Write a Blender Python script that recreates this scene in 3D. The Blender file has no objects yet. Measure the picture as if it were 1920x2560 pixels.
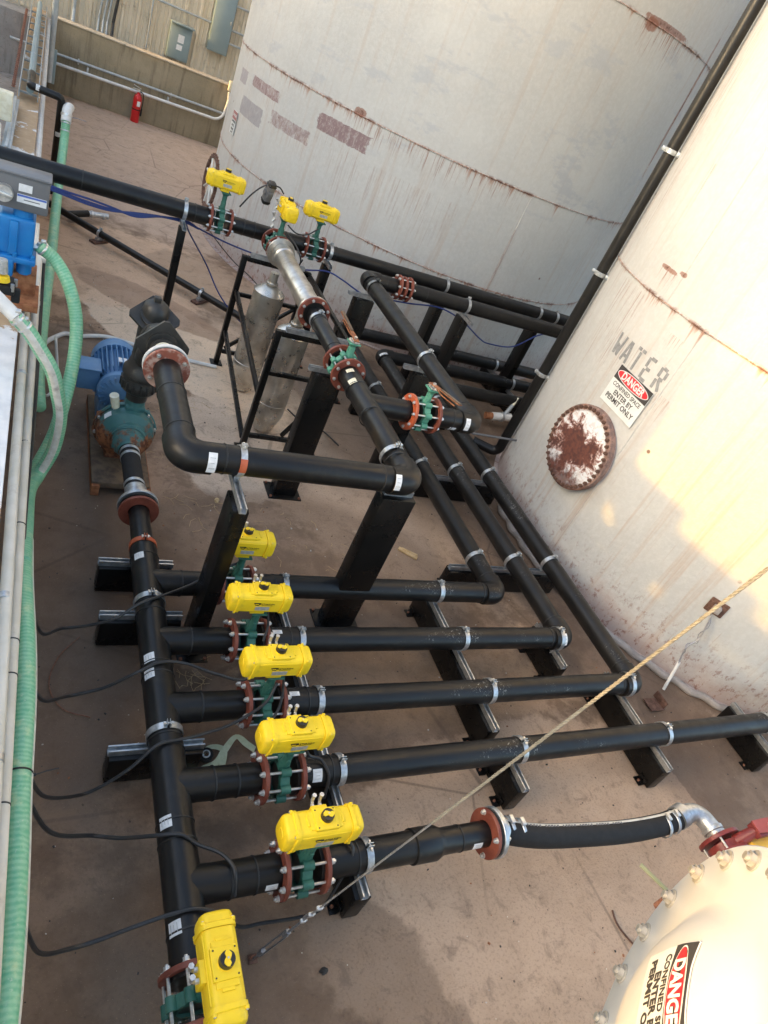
import bpy, bmesh, math, random
from mathutils import Vector, Matrix
random.seed(7)
R = math.radians
PI = math.pi
scene = bpy.context.scene
COL = scene.collection

# ------------------------------------------------------------------ camera
cam_d = bpy.data.cameras.new('camera')
cam = bpy.data.objects.new('camera', cam_d); COL.objects.link(cam)
RC = [(0.87096706, -0.32003825, 0.37281616),
      (0.08208667, -0.65332963, -0.75261024),
      (0.48443591, 0.68610196, -0.54275772)]
right, down, fwd = [Vector(r) for r in RC]
m = Matrix.Identity(4)
for i in range(3):
    m[i][0] = right[i]; m[i][1] = -down[i]; m[i][2] = -fwd[i]
m[2][3] = 3.71
cam.matrix_world = m
cam_d.sensor_fit = 'VERTICAL'; cam_d.sensor_height = 24.0
cam_d.lens = 24.0 * 1722.466 / 2560.0
cam_d.clip_start = 0.05; cam_d.clip_end = 500
scene.camera = cam
scene.render.resolution_x = 768; scene.render.resolution_y = 1024

# ------------------------------------------------------------------ light
SUN_EL, SUN_AZ = 14.0, 180.0      # azimuth from +X, counter-clockwise
world = bpy.data.worlds.new("World"); scene.world = world
world.use_nodes = True
nt = world.node_tree
for n in list(nt.nodes): nt.nodes.remove(n)
wo = nt.nodes.new('ShaderNodeOutputWorld'); bg = nt.nodes.new('ShaderNodeBackground')
sky = nt.nodes.new('ShaderNodeTexSky'); sky.sky_type = 'NISHITA'; sky.sun_disc = False
sky.sun_elevation = R(SUN_EL); sky.sun_rotation = R(90 - SUN_AZ)
sky.air_density = 0.8; sky.dust_density = 3.2; sky.ozone_density = 1.0
wb = nt.nodes.new('ShaderNodeMix'); wb.data_type = 'RGBA'; wb.blend_type = 'MULTIPLY'; wb.inputs[0].default_value = 1.0
wb.inputs[7].default_value = (1.05, 1.0, 0.89, 1)
nt.links.new(sky.outputs[0], wb.inputs[6]); nt.links.new(wb.outputs[2], bg.inputs[0]); bg.inputs[1].default_value = 0.15
nt.links.new(bg.outputs[0], wo.inputs[0])
sd = bpy.data.lights.new('sun', 'SUN'); sd.energy = 2.0; sd.angle = R(0.55); sd.color = (0.50, 0.26, 0.025)
so = bpy.data.objects.new('sun', sd); COL.objects.link(so)
sdir = Vector((math.cos(R(SUN_AZ))*math.cos(R(SUN_EL)), math.sin(R(SUN_AZ))*math.cos(R(SUN_EL)), math.sin(R(SUN_EL))))
so.rotation_euler = sdir.to_track_quat('Z', 'Y').to_euler()
so.location = sdir * 30
scene.view_settings.view_transform = 'Standard'
scene.view_settings.look = 'None'
scene.view_settings.exposure = 2.42
scene.view_settings.gamma = 1.0
scene.render.engine = 'CYCLES'

# ------------------------------------------------------------------ node helper
class S:
    """a socket with arithmetic"""
    def __init__(s, g, v): s.g = g; s.v = v
    def _b(s, op, o, sw=False):
        a, b = (o, s) if sw else (s, o)
        return s.g.math(op, a, b)
    def __add__(s, o): return s._b('ADD', o)
    def __radd__(s, o): return s._b('ADD', o)
    def __sub__(s, o): return s._b('SUBTRACT', o)
    def __rsub__(s, o): return s._b('SUBTRACT', o, True)
    def __mul__(s, o): return s._b('MULTIPLY', o)
    def __rmul__(s, o): return s._b('MULTIPLY', o)
    def __truediv__(s, o): return s._b('DIVIDE', o)
class G:
    def __init__(g, name):
        g.m = bpy.data.materials.new(name); g.m.use_nodes = True
        g.nt = g.m.node_tree
        g.p = g.nt.nodes['Principled BSDF']
        g.co = g.nt.nodes.new('ShaderNodeTexCoord')
    def put(g, inp, v):
        if isinstance(v, S): g.nt.links.new(v.v, inp)
        elif isinstance(v, (tuple, list)):
            inp.default_value = tuple(v) + ((1.0,) if len(v) == 3 and len(inp.default_value) == 4 else ())
        else: inp.default_value = v
    def math(g, op, a, b=0.0, clamp=False):
        n = g.nt.nodes.new('ShaderNodeMath'); n.operation = op; n.use_clamp = clamp
        g.put(n.inputs[0], a); g.put(n.inputs[1], b)
        return S(g, n.outputs[0])
    def obj(g): return S(g, g.co.outputs['Object'])
    def geo(g):
        n = g.nt.nodes.new('ShaderNodeNewGeometry'); return S(g, n.outputs['Position'])
    def sep(g, v):
        n = g.nt.nodes.new('ShaderNodeSeparateXYZ'); g.put(n.inputs[0], v)
        return [S(g, o) for o in n.outputs]
    def comb(g, x, y, z):
        n = g.nt.nodes.new('ShaderNodeCombineXYZ')
        for i, v in enumerate((x, y, z)): g.put(n.inputs[i], v)
        return S(g, n.outputs[0])
    def noise(g, v, scale, detail=4, rough=0.55, dist=0.0):
        n = g.nt.nodes.new('ShaderNodeTexNoise'); g.put(n.inputs['Vector'], v)
        n.inputs['Scale'].default_value = scale; n.inputs['Detail'].default_value = detail
        n.inputs['Roughness'].default_value = rough; n.inputs['Distortion'].default_value = dist
        return S(g, n.outputs[0])
    def vor(g, v, scale, feat='F1', out=0):
        n = g.nt.nodes.new('ShaderNodeTexVoronoi'); n.feature = feat; g.put(n.inputs['Vector'], v)
        n.inputs['Scale'].default_value = scale
        return S(g, n.outputs[out])
    def ss(g, v, lo, hi, a=0.0, b=1.0):
        n = g.nt.nodes.new('ShaderNodeMapRange'); n.interpolation_type = 'SMOOTHSTEP'
        g.put(n.inputs[0], v)
        for i, q in enumerate((lo, hi, a, b)): g.put(n.inputs[1+i], q)
        return S(g, n.outputs[0])
    def mix(g, f, a, b):
        n = g.nt.nodes.new('ShaderNodeMix'); n.data_type = 'RGBA'
        g.put(n.inputs[0], f); g.put(n.inputs[6], a); g.put(n.inputs[7], b)
        return S(g, n.outputs[2])
    def bump(g, h, strength=0.3, dist=0.01):
        n = g.nt.nodes.new('ShaderNodeBump'); n.inputs['Strength'].default_value = strength
        n.inputs['Distance'].default_value = dist; g.put(n.inputs['Height'], h)
        g.nt.links.new(n.outputs[0], g.p.inputs['Normal'])
    def attr(g, name):
        n = g.nt.nodes.new('ShaderNodeAttribute'); n.attribute_name = name
        return S(g, n.outputs['Fac'])
    def out(g, col=None, rough=None, metal=None, spec=None, coat=None):
        if col is not None: g.put(g.p.inputs['Base Color'], col)
        if rough is not None: g.put(g.p.inputs['Roughness'], rough)
        if metal is not None: g.put(g.p.inputs['Metallic'], metal)
        if spec is not None: g.put(g.p.inputs['Specular IOR Level'], spec)
        if coat is not None: g.put(g.p.inputs['Coat Weight'], coat)
        return g.m

def simple(name, c1, c2, rough=0.5, metal=0.0, scale=8.0, bump=0.0, rough2=None, spec=0.5, lo=0.35, hi=0.65, dirt=None, dirt_amt=0.5):
    g = G(name); o = g.obj()
    n = g.noise(o, scale, 5, 0.6)
    c = g.mix(g.ss(n, lo, hi), c1, c2)
    if dirt:
        d = g.ss(g.noise(o, scale*0.6+3.1, 7, 0.7), 0.55, 0.72) * dirt_amt
        c = g.mix(d, c, dirt)
    r = rough if rough2 is None else g.ss(g.noise(o, scale*2.3, 4, 0.6), 0.3, 0.7, rough, rough2)
    if bump: g.bump(g.noise(o, scale*6, 5, 0.6), bump, 0.005)
    return g.out(c, r, metal, spec)

M = {}
M['hdpe'] = simple('black_pipe_plastic', (0.0055,0.0055,0.006), (0.010,0.0092,0.0085), 0.30, rough2=0.46, scale=5, bump=0.05, dirt=(0.06,0.052,0.042), dirt_amt=0.22, spec=0.38)
def scuffed():
    g = G('scuffed_black_pipe_plastic'); o = g.obj()
    c = g.mix(g.ss(g.noise(o, 5, 5), .35, .65), (0.0055,0.0055,0.006), (0.011,0.0102,0.0095))
    f = g.ss(g.noise(o, 34, 8, 0.75, 1.6), 0.57, 0.64) * g.ss(g.noise(o, 2.6, 2), 0.53, 0.62)
    x, y, z = g.sep(g.geo())
    f = f * g.ss(z, 0.385, 0.43)
    c = g.mix(f * 0.8, c, (0.42, 0.40, 0.37))
    return g.out(c, g.ss(g.noise(o, 11, 4), .3, .7, .32, .5), 0, 0.38)
M['hdpe_scuffed'] = scuffed()
M['bead'] = simple('pipe_weld_bead', (0.012,0.012,0.012), (0.018,0.018,0.018), 0.5)
M['steel'] = simple('black_painted_steel', (0.0035,0.0035,0.0037), (0.006,0.0057,0.0055), 0.24, rough2=0.36, scale=3, bump=0.015, dirt=(0.035,0.03,0.024), dirt_amt=0.25, spec=0.30)
M['flange'] = simple('red_primer_steel', (0.15,0.034,0.020), (0.23,0.062,0.036), 0.42, rough2=0.6, scale=9, bump=0.1, dirt=(0.10,0.03,0.02), dirt_amt=0.5)
M['flange_dusty'] = simple('dusty_red_primer_steel', (0.26,0.075,0.045), (0.50,0.33,0.26), 0.6, scale=14, bump=0.1, lo=0.45, hi=0.62)
M['flange_orange'] = simple('orange_red_primer_steel', (0.42,0.085,0.03), (0.50,0.12,0.05), 0.4, scale=9, bump=0.1)
M['green'] = simple('green_valve_paint', (0.025,0.115,0.085), (0.045,0.155,0.115), 0.42, rough2=0.55, scale=12, bump=0.15)
M['green_light'] = simple('pale_green_valve_paint', (0.07,0.25,0.17), (0.10,0.31,0.21), 0.42, scale=12, bump=0.15)
M['yellow'] = simple('yellow_coating', (0.86,0.585,0.012), (0.91,0.635,0.018), 0.40, rough2=0.55, scale=7, bump=0.05, dirt=(0.50,0.36,0.06), dirt_amt=0.4)
M['galv'] = simple('galvanized_steel', (0.60,0.62,0.63), (0.42,0.44,0.46), 0.30, metal=0.85, rough2=0.5, scale=26, bump=0.08)
M['zinc'] = simple('zinc_bolt', (0.72,0.71,0.68), (0.55,0.54,0.52), 0.28, metal=0.75, rough2=0.42, scale=40)
M['rusty_bolt'] = simple('rusty_bolt', (0.16,0.055,0.03), (0.28,0.13,0.08), 0.8, scale=60, bump=0.3)
M['brass_bolt'] = simple('weathered_bolt', (0.36,0.35,0.33), (0.46,0.45,0.43), 0.45, metal=0.5, scale=60)
M['label'] = simple('white_label', (0.80,0.80,0.80), (0.70,0.70,0.69), 0.5, scale=30)
M['cream_label'] = simple('aged_cream_label', (0.82,0.78,0.62), (0.70,0.64,0.46), 0.5, scale=18)
M['print'] = simple('label_print', (0.06,0.06,0.07), (0.09,0.09,0.1), 0.6)
M['blue_print'] = simple('blue_label_print', (0.06,0.12,0.42), (0.08,0.15,0.48), 0.6)
M['plate'] = simple('grey_nameplate', (0.42,0.43,0.42), (0.58,0.58,0.56), 0.4, metal=0.4, scale=60)
M['knob'] = simple('black_knob', (0.012,0.012,0.012), (0.02,0.02,0.02), 0.35)
M['rubber'] = simple('black_rubber', (0.006,0.006,0.0065), (0.010,0.010,0.011), 0.75, scale=20, bump=0.2)
M['cable'] = simple('black_cable', (0.018,0.018,0.02), (0.028,0.027,0.027), 0.42, scale=10)
M['blue_cable'] = simple('blue_cable', (0.015,0.032,0.16), (0.02,0.045,0.20), 0.4)
M['motor'] = simple('light_blue_motor_paint', (0.075,0.19,0.37), (0.10,0.225,0.41), 0.42, scale=8, bump=0.1, dirt=(0.14,0.17,0.2), dirt_amt=0.4)
M['blue'] = simple('bright_blue_paint', (0.010,0.17,0.48), (0.014,0.21,0.54), 0.30, rough2=0.45, scale=6, bump=0.08)
M['grey_box'] = simple('grey_painted_casting', (0.13,0.13,0.135), (0.155,0.155,0.16), 0.38, scale=4)
M['panel_grey'] = simple('grey_green_enclosure', (0.23,0.30,0.31), (0.26,0.33,0.34), 0.45, scale=3)
M['conduit'] = simple('grey_conduit', (0.38,0.41,0.42), (0.47,0.50,0.50), 0.42, metal=0.3, scale=10)
M['pvc'] = simple('beige_conduit', (0.60,0.55,0.45), (0.68,0.63,0.54), 0.5, scale=5, dirt=(0.35,0.29,0.22), dirt_amt=0.4)
M['white_pvc'] = simple('white_pvc', (0.72,0.72,0.70), (0.62,0.61,0.58), 0.45, scale=8)
M['red'] = simple('red_enamel', (0.55,0.012,0.014), (0.60,0.02,0.02), 0.28)
M['red_valve'] = simple('dark_red_valve_paint', (0.17,0.022,0.02), (0.22,0.035,0.03), 0.4, scale=12, bump=0.2)
M['red_lever'] = simple('faded_red_lever_paint', (0.36,0.075,0.065), (0.30,0.06,0.05), 0.45, scale=14)
M['rust_dark'] = simple('old_brown_rust', (0.085,0.040,0.026), (0.16,0.085,0.06), 0.85, scale=30, bump=0.4)
M['rust'] = simple('rust', (0.22,0.075,0.03), (0.38,0.16,0.07), 0.85, scale=16, bump=0.4)
M['wood'] = simple('weathered_wood', (0.17,0.115,0.07), (0.09,0.06,0.042), 0.8, scale=12, bump=0.4)
M['pale_wood'] = simple('split_wood', (0.48,0.33,0.16), (0.55,0.40,0.22), 0.8, scale=20, bump=0.3)
M['webbing'] = simple('faded_green_webbing', (0.50,0.55,0.36), (0.58,0.62,0.44), 0.8, scale=40, bump=0.3)
M['rock'] = simple('dark_stone', (0.03,0.028,0.026), (0.06,0.055,0.05), 0.9, scale=20, bump=0.6)
M['rope_coat'] = simple('yellowed_rope_jacket', (0.17,0.16,0.13), (0.24,0.225,0.185), 0.55, scale=40, bump=0.2)
M['wire'] = simple('steel_wire_rope', (0.22,0.22,0.23), (0.32,0.32,0.33), 0.4, metal=0.6, scale=60, bump=0.3)
M['sign_white'] = simple('sign_white', (0.60,0.63,0.62), (0.68,0.70,0.69), 0.45, scale=6)
M['sign_black'] = simple('sign_black', (0.035,0.032,0.033), (0.05,0.046,0.046), 0.5)
M['sign_red'] = simple('sign_red', (0.62,0.02,0.03), (0.56,0.03,0.04), 0.45)
M['sign_red_faded'] = simple('faded_sign_red', (0.32,0.12,0.12), (0.38,0.17,0.17), 0.5, scale=30)
M['stencil'] = simple('grey_stencil_paint', (0.20,0.205,0.21), (0.27,0.275,0.28), 0.6, scale=30)
M['chalk'] = simple('white_spill', (0.55,0.52,0.48), (0.45,0.42,0.38), 0.9, scale=40)
M['tan_strap'] = simple('olive_painted_lever', (0.26,0.26,0.13), (0.32,0.31,0.17), 0.6)
M['check'] = simple('dusty_black_plastic', (0.018,0.018,0.017), (0.034,0.031,0.027), 0.34, rough2=0.55, scale=9, bump=0.1, dirt=(0.16,0.14,0.10), dirt_amt=0.45)
M['teal_rust'] = None
def pump_mat():
    g = G('rusting_teal_paint'); o = g.obj(); x, y, z = g.sep(g.geo())
    n = g.noise(o, 7, 7, 0.7)
    f = g.ss(n + (-0.06 - z) * 0.0 + (0.44 - g.sep(g.geo())[2]) * 0.9, 0.46, 0.58)
    c = g.mix(f, g.mix(g.noise(o, 20, 4), (0.03,0.12,0.12), (0.055,0.16,0.155)), g.mix(g.ss(g.noise(o, 30, 6), .4, .6), (0.11,0.035,0.015), (0.26,0.10,0.04)))
    g.bump(g.noise(o, 40, 6), 0.35, 0.004)
    return g.out(c, g.ss(f, 0, 1, 0.42, 0.85), 0)
M['teal_rust'] = pump_mat()
def stainless():
    g = G('brushed_stainless'); o = g.obj()
    n = g.noise(o, 4, 6, 0.65)
    c = g.mix(g.ss(n, .35, .7), (0.60,0.58,0.54), (0.36,0.32,0.27))
    st = g.ss(g.noise(o, 22, 6, 0.7), 0.55, 0.7)
    c = g.mix(st * 0.5, c, (0.26,0.20,0.14))
    g.bump(g.noise(o, 60, 3), 0.05, 0.002)
    return g.out(c, g.ss(n, .3, .7, .30, .48), 0.9)
M['stainless'] = stainless()
M['stainless_dull'] = simple('dull_stained_stainless', (0.66,0.63,0.57), (0.45,0.41,0.35), 0.24, metal=0.85, rough2=0.40, scale=5, bump=0.04)
def hose_mat(name, a, b, stripe=(0.55,0.62,0.35)):
    g = G(name); t = g.attr('len'); o = g.obj()
    w = g.math('SINE', t * 300.0 + g.noise(o, 14, 3) * 9.0)
    f = g.ss(w, -0.9, 1.0) * .6 + g.ss(g.noise(o, 26, 3), .4, .6) * .4
    c = g.mix(f, a, b)
    c = g.mix(g.ss(g.noise(o, 9, 6, .7), .52, .70) * 0.55, c, stripe)  # stripe colour here is a blotchy highlight painted into the hose
    c = g.mix(g.ss(g.noise(o, 55, 4, .7), .58, .7) * 0.5, c, (0.55,0.6,0.48))
    g.bump(w, 0.12, 0.002)
    m_ = g.out(c, 0.36, 0)
    return m_
M['hose_green'] = hose_mat('translucent_green_hose', (0.13,0.42,0.24), (0.27,0.53,0.33))
M['hose_stripe'] = simple('hose_white_stripe', (0.56,0.52,0.44), (0.66,0.63,0.56), 0.5, scale=25, dirt=(0.25,0.2,0.17), dirt_amt=0.7)

M['vessel'] = simple('cream_white_vessel_paint', (0.54,0.55,0.555), (0.60,0.605,0.60), 0.34, scale=4, bump=0.10, rough2=.42)
def ground_mat():
    g = G('stained_concrete_ground'); p = g.geo()
    x, y, z = g.sep(p)
    n1 = g.noise(p, 0.55, 6, 0.6); n2 = g.noise(p, 3.2, 8, 0.65); n3 = g.noise(p, 60, 6, 0.75); n4 = g.noise(p, 120, 4, 0.7)
    c = g.mix(g.ss(n1, .35, .68), (0.351,0.227,0.148), (0.491,0.339,0.228))
    c = g.mix(g.ss(n2, .42, .60) * 0.70, c, (0.160,0.101,0.064))
    def blob(cx, cy, rx, ry, rot, edge=0.1, warp=0.35):
        ca, sa = math.cos(R(rot)), math.sin(R(rot))
        wx = x - cx; wy = y - cy
        u = (wx * ca + wy * sa) / rx; v = (wy * ca - wx * sa) / ry
        d = u * u + v * v + (n2 - 0.5) * warp * 3 + (n1 - 0.5) * warp * 2
        return g.ss(d, 1.0 - edge, 1.0 + edge, 1.0, 0.0)
    def lay(c, f, col, a): return g.mix(f * a, c, col)
    # paler dried areas
    c = lay(c, blob(3.3, 1.3, 1.75, 0.95, 10, .06, .25), (0.573,0.402,0.276), .75)
    c = lay(c, blob(2.9, 6.0, 1.1, 2.6, 12, .2), (0.603,0.447,0.324), .6)
    c = lay(c, blob(1.85, 7.15, 1.75, 0.68, -50, .05, .22), (0.804,0.625,0.458), .8)
    c = lay(c, blob(1.0, 9.3, 1.6, 1.2, 20, .1), (0.691,0.471,0.316), .7)
    c = lay(c, blob(1.9, 5.5, 0.6, 0.9, 0, .1), (0.664,0.517,0.391), .7)
    c = lay(c, blob(2.3, 14.2, 3.4, 3.6, 0, .2, .2), (0.603,0.437,0.324), .8)
    # damp, dark areas
    c = lay(c, blob(0.2, 2.2, 1.5, 2.6, 0, .4), (0.139,0.091,0.063), .55)
    c = lay(c, blob(2.4, 2.9, 1.6, .9, 0, .35), (0.148,0.097,0.065), .5)
    c = lay(c, blob(1.05, 0.45, 1.25, 1.15, 0, .05, .2), (0.167,0.108,0.069), .55)
    c = lay(c, blob(5.75, 1.3, 0.85, 1.5, 10, .02, .14), (0.149,0.099,0.069), .75)
    c = lay(c, blob(2.15, 3.9, 1.5, 0.9, 0, .3), (0.159,0.104,0.069), .6)
    c = lay(c, blob(0.45, 4.2, 0.55, 2.2, 0, .3), (0.131,0.089,0.064), .75)
    c = lay(c, blob(0.45, 6.6, 0.9, 0.75, 10, .08), (0.160,0.116,0.086), .7)
    c = lay(c, blob(3.0, 2.7, 1.1, 0.45, 0, .3), (0.300,0.193,0.113), .5)
    c = lay(c, blob(2.2, 9.4, 0.7, 1.0, 30, .08), (0.403,0.277,0.187), .8)
    c = lay(c, blob(1.35, 8.35, 1.0, 0.35, -35, .1), (0.371,0.240,0.159), .8)
    c = lay(c, blob(5.0, 3.4, 0.6, 2.2, 0, .3), (0.144,0.092,0.063), .6)
    c = lay(c, blob(4.6, 6.5, 2.0, 2.0, 0, .4), (0.125,0.085,0.059), .7)
    # grit, specks, salt
    c = g.mix(g.ss(n3, .50, .70) * 0.55, c, (0.105,0.067,0.043))
    c = g.mix(g.ss(n4, .60, .72) * 0.45, c, (0.723,0.536,0.360))
    c = g.mix(g.ss(g.noise(p, 1.1, 9, .72), .60, .72) * 0.5, c, (0.664,0.517,0.384))
    cr = g.vor(p, 0.9, 'DISTANCE_TO_EDGE')
    c = g.mix(g.ss(cr, 0.004, 0.012, 0.45, 0.0) * g.ss(g.noise(p, .4, 2), .45, .6), c, (0.074,0.049,0.035))
    c = g.mix(g.ss(g.noise(p, 7, 9, .75, .6), .52, .66) * .42, c, (0.109,0.073,0.052))
    # spots of pale spill and dark drips
    sp = g.ss(g.vor(p, 9), 0.05, 0.07, 1, 0) * g.ss(g.noise(p, 2.0, 2), .50, .6)
    c = g.mix(sp * 0.85, c, (0.044,0.031,0.025))
    sp2 = g.ss(g.vor(g.comb(x + 3.3, y + 7.1, z), 13), 0.035, 0.05, 1, 0) * g.ss(g.noise(p, 1.3, 2), .5, .6)
    c = g.mix(sp2 * 0.9, c, (0.836,0.801,0.631))
    g.bump(n3 * 0.6 + n4 * 0.4 + n2 * 0.8, 0.55, 0.012)
    return g.out(c, g.ss(n2, .3, .7, .55, .85), 0, 0.4)
M['ground'] = ground_mat()

def concrete(name, a, b, scale=1.2, streak=(0.10,0.08,0.055)):
    g = G(name); p = g.geo(); x, y, z = g.sep(p)
    c = g.mix(g.ss(g.noise(p, scale, 7, .65), .35, .65), a, b)
    st = g.ss(g.noise(g.comb(x * 5, y * 5, z * 0.5), 1.5, 5), .5, .68)
    c = g.mix(st * 0.5, c, streak)
    c = g.mix(g.ss(g.noise(p, 40, 4), .55, .7) * 0.3, c, streak)
    g.bump(g.noise(p, 25, 6), 0.4, 0.01)
    return g.out(c, 0.85, 0, 0.3)
M['concrete'] = concrete('weathered_concrete', (0.28,0.235,0.155), (0.36,0.30,0.205))
M['cap'] = concrete('pale_concrete_cap', (0.52,0.44,0.33), (0.60,0.52,0.40))
M['yard'] = concrete('grey_yard_gravel', (0.26,0.25,0.24), (0.36,0.345,0.33))
def painted_wall():
    g = G('peeling_white_paint_on_concrete'); p = g.geo()
    n = g.noise(p, 1.6, 8, .68)
    x, y, z = g.sep(p)
    c = g.mix(g.ss(g.noise(p, 9, 5), .35, .65), (0.62,0.63,0.64), (0.74,0.74,0.74))
    f = g.ss(n + g.ss(y, 6.5, 9.5) * 0.16, .585, .61)
    c = g.mix(f, c, g.mix(g.noise(p, 14, 6), (0.33,0.21,0.11), (0.52,0.38,0.24)))
    c = g.mix(g.ss(g.noise(p, 2.4, 9, .75), .60, .66) * .6, c, (0.28,0.24,0.22))
    g.bump(f * -0.6 + g.noise(p, 30, 5) * 0.4, 0.5, 0.01)
    return g.out(c, 0.7, 0)
M['painted_wall'] = painted_wall()

def tank_mat(name, seams, rad, warm, patches=(), heavy=(), drips=(), base_band=0.5, seed=0.0):
    """off-white tank paint; object space: axis on z, rust starts under the weld seams"""
    g = G(name); o = g.obj(); x, y, z = g.sep(o)
    ang = g.math('ARCTAN2', y, x)      # -pi..pi, seam of the function at +x
    s = g.math('MULTIPLY', g.math('FRACT', (ang + 2*PI) / (2*PI)), 2*PI*rad)   # arc length
    n0 = g.noise(o, 0.55, 5, .6); n1 = g.noise(o, 5, 7, .65)
    c = g.mix(g.ss(n0, .35, .65), (0.455,0.458,0.445), (0.520,0.520,0.500))
    c = g.mix(g.ss(n1, .45, .62) * .30, c, (0.50,0.48,0.45))
    c = g.mix(g.ss(g.noise(o, 21, 5, .7), .42, .62) * .22, c, (0.62,0.62,0.61))
    # long faint vertical streaks
    vs = g.noise(g.comb(s * 9, z * 0.35, seed), 1.0, 6, .65)
    c = g.mix(g.ss(vs, .52, .68) * .62 * g.ss(z, 0.2, 3.2, 1.0, 0.40), c, (0.42,0.315,0.245))
    vs2 = g.noise(g.comb(s * 26, z * 1.1, seed + 4), 1.0, 5, .7)
    c = g.mix(g.ss(vs2, .60, .72) * .45 * g.ss(g.noise(g.comb(s * .8, z * .6, seed), 1.0, 3), .45, .62), c, (0.33,0.20,0.13))
    # grey over-painted smudges
    sm = g.ss(g.noise(g.comb(s * .9, z * 2.0, seed + 9), 1.0, 6, .7), .545, .62) * g.ss(z, seams[0]+.6, seams[0] + 1.4)
    c = g.mix(sm * .62, c, (0.40,0.415,0.44))
    rust = (0.32,0.125,0.055); rust2 = (0.11,0.040,0.024)
    fr = g.noise(g.comb(s * 13, 0.0, seed), 1.0, 6, .75)
    cl = g.noise(g.comb(s * 1.7, 0.0, seed + 2), 1.0, 3, .6)
    fs_ = g.noise(g.comb(s * 34, z * 3, seed), 1.0, 5, .7); fq_ = g.noise(g.comb(s * 11, z * 16, 3.1), 1.0, 6, .75)
    for i, (h, amt) in enumerate(zip(seams, (1.0, 1.0, 1.3, 1.0, 1.0))):
        d = h - z
        clu = g.ss(g.noise(g.comb(s * 2.1, i * 7.7, seed + 2), 1.0, 3, .6), .46, .58)
        L = g.ss(fr, .42, .76, 0.006, 0.45) * clu + 0.004
        run = g.ss(d / L, 0.0, 1.0, 1.0, 0.0) * g.ss(d, -0.012, -0.004)
        run = run * g.ss(fs_, .36, .56)
        near = g.ss(g.math('ABSOLUTE', d), 0.0, 0.035 * amt, 1.0, 0.0) * g.ss(fq_, .44, .56) * g.ss(clu, 0.0, 1.0, .25, 1.0)
        c = g.mix(run * .80, c, rust)
        c = g.mix(near * .92, c, rust2)
    # sparse rust spots
    v = g.ss(g.vor(g.comb(s * 2.4, z * 2.4, seed), 1.0), .030, .055, 1, 0) * g.ss(g.noise(g.comb(s*.7, z*.7, seed+1), 1.0, 2), .47, .56)
    c = g.mix(v * .85, c, (0.12,0.045,0.03))
    sc = g.ss(g.noise(g.comb(s * 17, z * 6, seed + 11), 1.0, 7, .8), .685, .71)
    c = g.mix(sc * .75, c, (0.20,0.10,0.075))
    # decayed foot of the wall
    b = g.ss(z + (g.noise(g.comb(s * 2, z * 3, seed), 1.0, 7, .7) - .5) * .9, 0.0, base_band, 1.0, 0.0)
    c = g.mix(b * .62, c, (0.36,0.235,0.20))
    b2 = g.ss(g.noise(g.comb(s * 16, z * 9, seed + 5), 1.0, 7, .8), .53, .60) * g.ss(z, 0.05, base_band * 1.9, 1.0, 0.0)
    c = g.mix(b2 * .8, c, (0.21,0.095,0.07))
    nA = g.noise(g.comb(s * 20, z * 9, 3.0), 1.0, 8, .85) - .5
    nB = g.noise(g.comb(s * 7, z * 7, seed), 1.0, 7, .8) - .5
    nC = g.noise(g.comb(s * 38, z * 1.3, seed), 1.0, 6, .75)
    nD = g.noise(g.comb(s * 21, 0.0, seed), 1.0, 4) - .5
    nE = g.ss(nC, .50, .62)
    for (s0, z0, ws, hs, amt) in heavy:
        u = (s - s0) / ws; w = (z - z0) / hs
        d = g.math('POWER', g.math('ABSOLUTE', u), 2.6) + g.math('POWER', g.math('ABSOLUTE', w), 2.6) + nA * 4.2
        c = g.mix(g.ss(d, .75, 1.15, amt*.85, 0.0), c, (0.23,0.085,0.045))
        c = g.mix(g.ss(d, -.3, .2, amt, 0.0), c, (0.10,0.035,0.022))
    for (s0, zt, hw, ln, amt) in drips:
        d = (zt - z) / ln
        f = g.ss(g.math('ABSOLUTE', (s - s0) / hw) + nB * 1.0, .55, 1.0, 1, 0)
        f = f * nE * g.ss(d + nD * 1.6, .15, 1.0, 1, 0) * g.ss(d, -.03, .0)
        c = g.mix(f * amt, c, (0.25,0.115,0.075))
    for (s0, z0, ws, hs, col, rag, drip) in patches:
        u = g.math('ABSOLUTE', (s - s0) / ws); w = g.math('ABSOLUTE', (z - z0) / hs)
        nn = nB
        d = g.math('MAXIMUM', u, w) + nn * rag
        f = g.ss(d, .97, 1.03, 1, 0) * g.ss(nA, -.20, -.20 + rag * .3 + .01)
        dr = g.ss((z0 - z) / drip, 0.0, 1.0, 1.0, 0.0) * g.ss(u, .9, 1.05, 1, 0) * nE * g.ss(z, z0, z0 + .01, 1, 0)
        c = g.mix(dr * .5, c, (0.36,0.19,0.11))
        c = g.mix(f * .95, c, g.mix(g.ss(nA, -.06, .10), col, tuple(q * .72 + .05 for q in col)))
    g.bump(g.noise(o, 3, 4) * 1.2 + n1 * .35 + g.noise(o, 30, 4, .7) * .22, 0.40, 0.02)
    return g.out(c, g.ss(n1, .3, .7, .42, .62), 0, 0.45)

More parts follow.
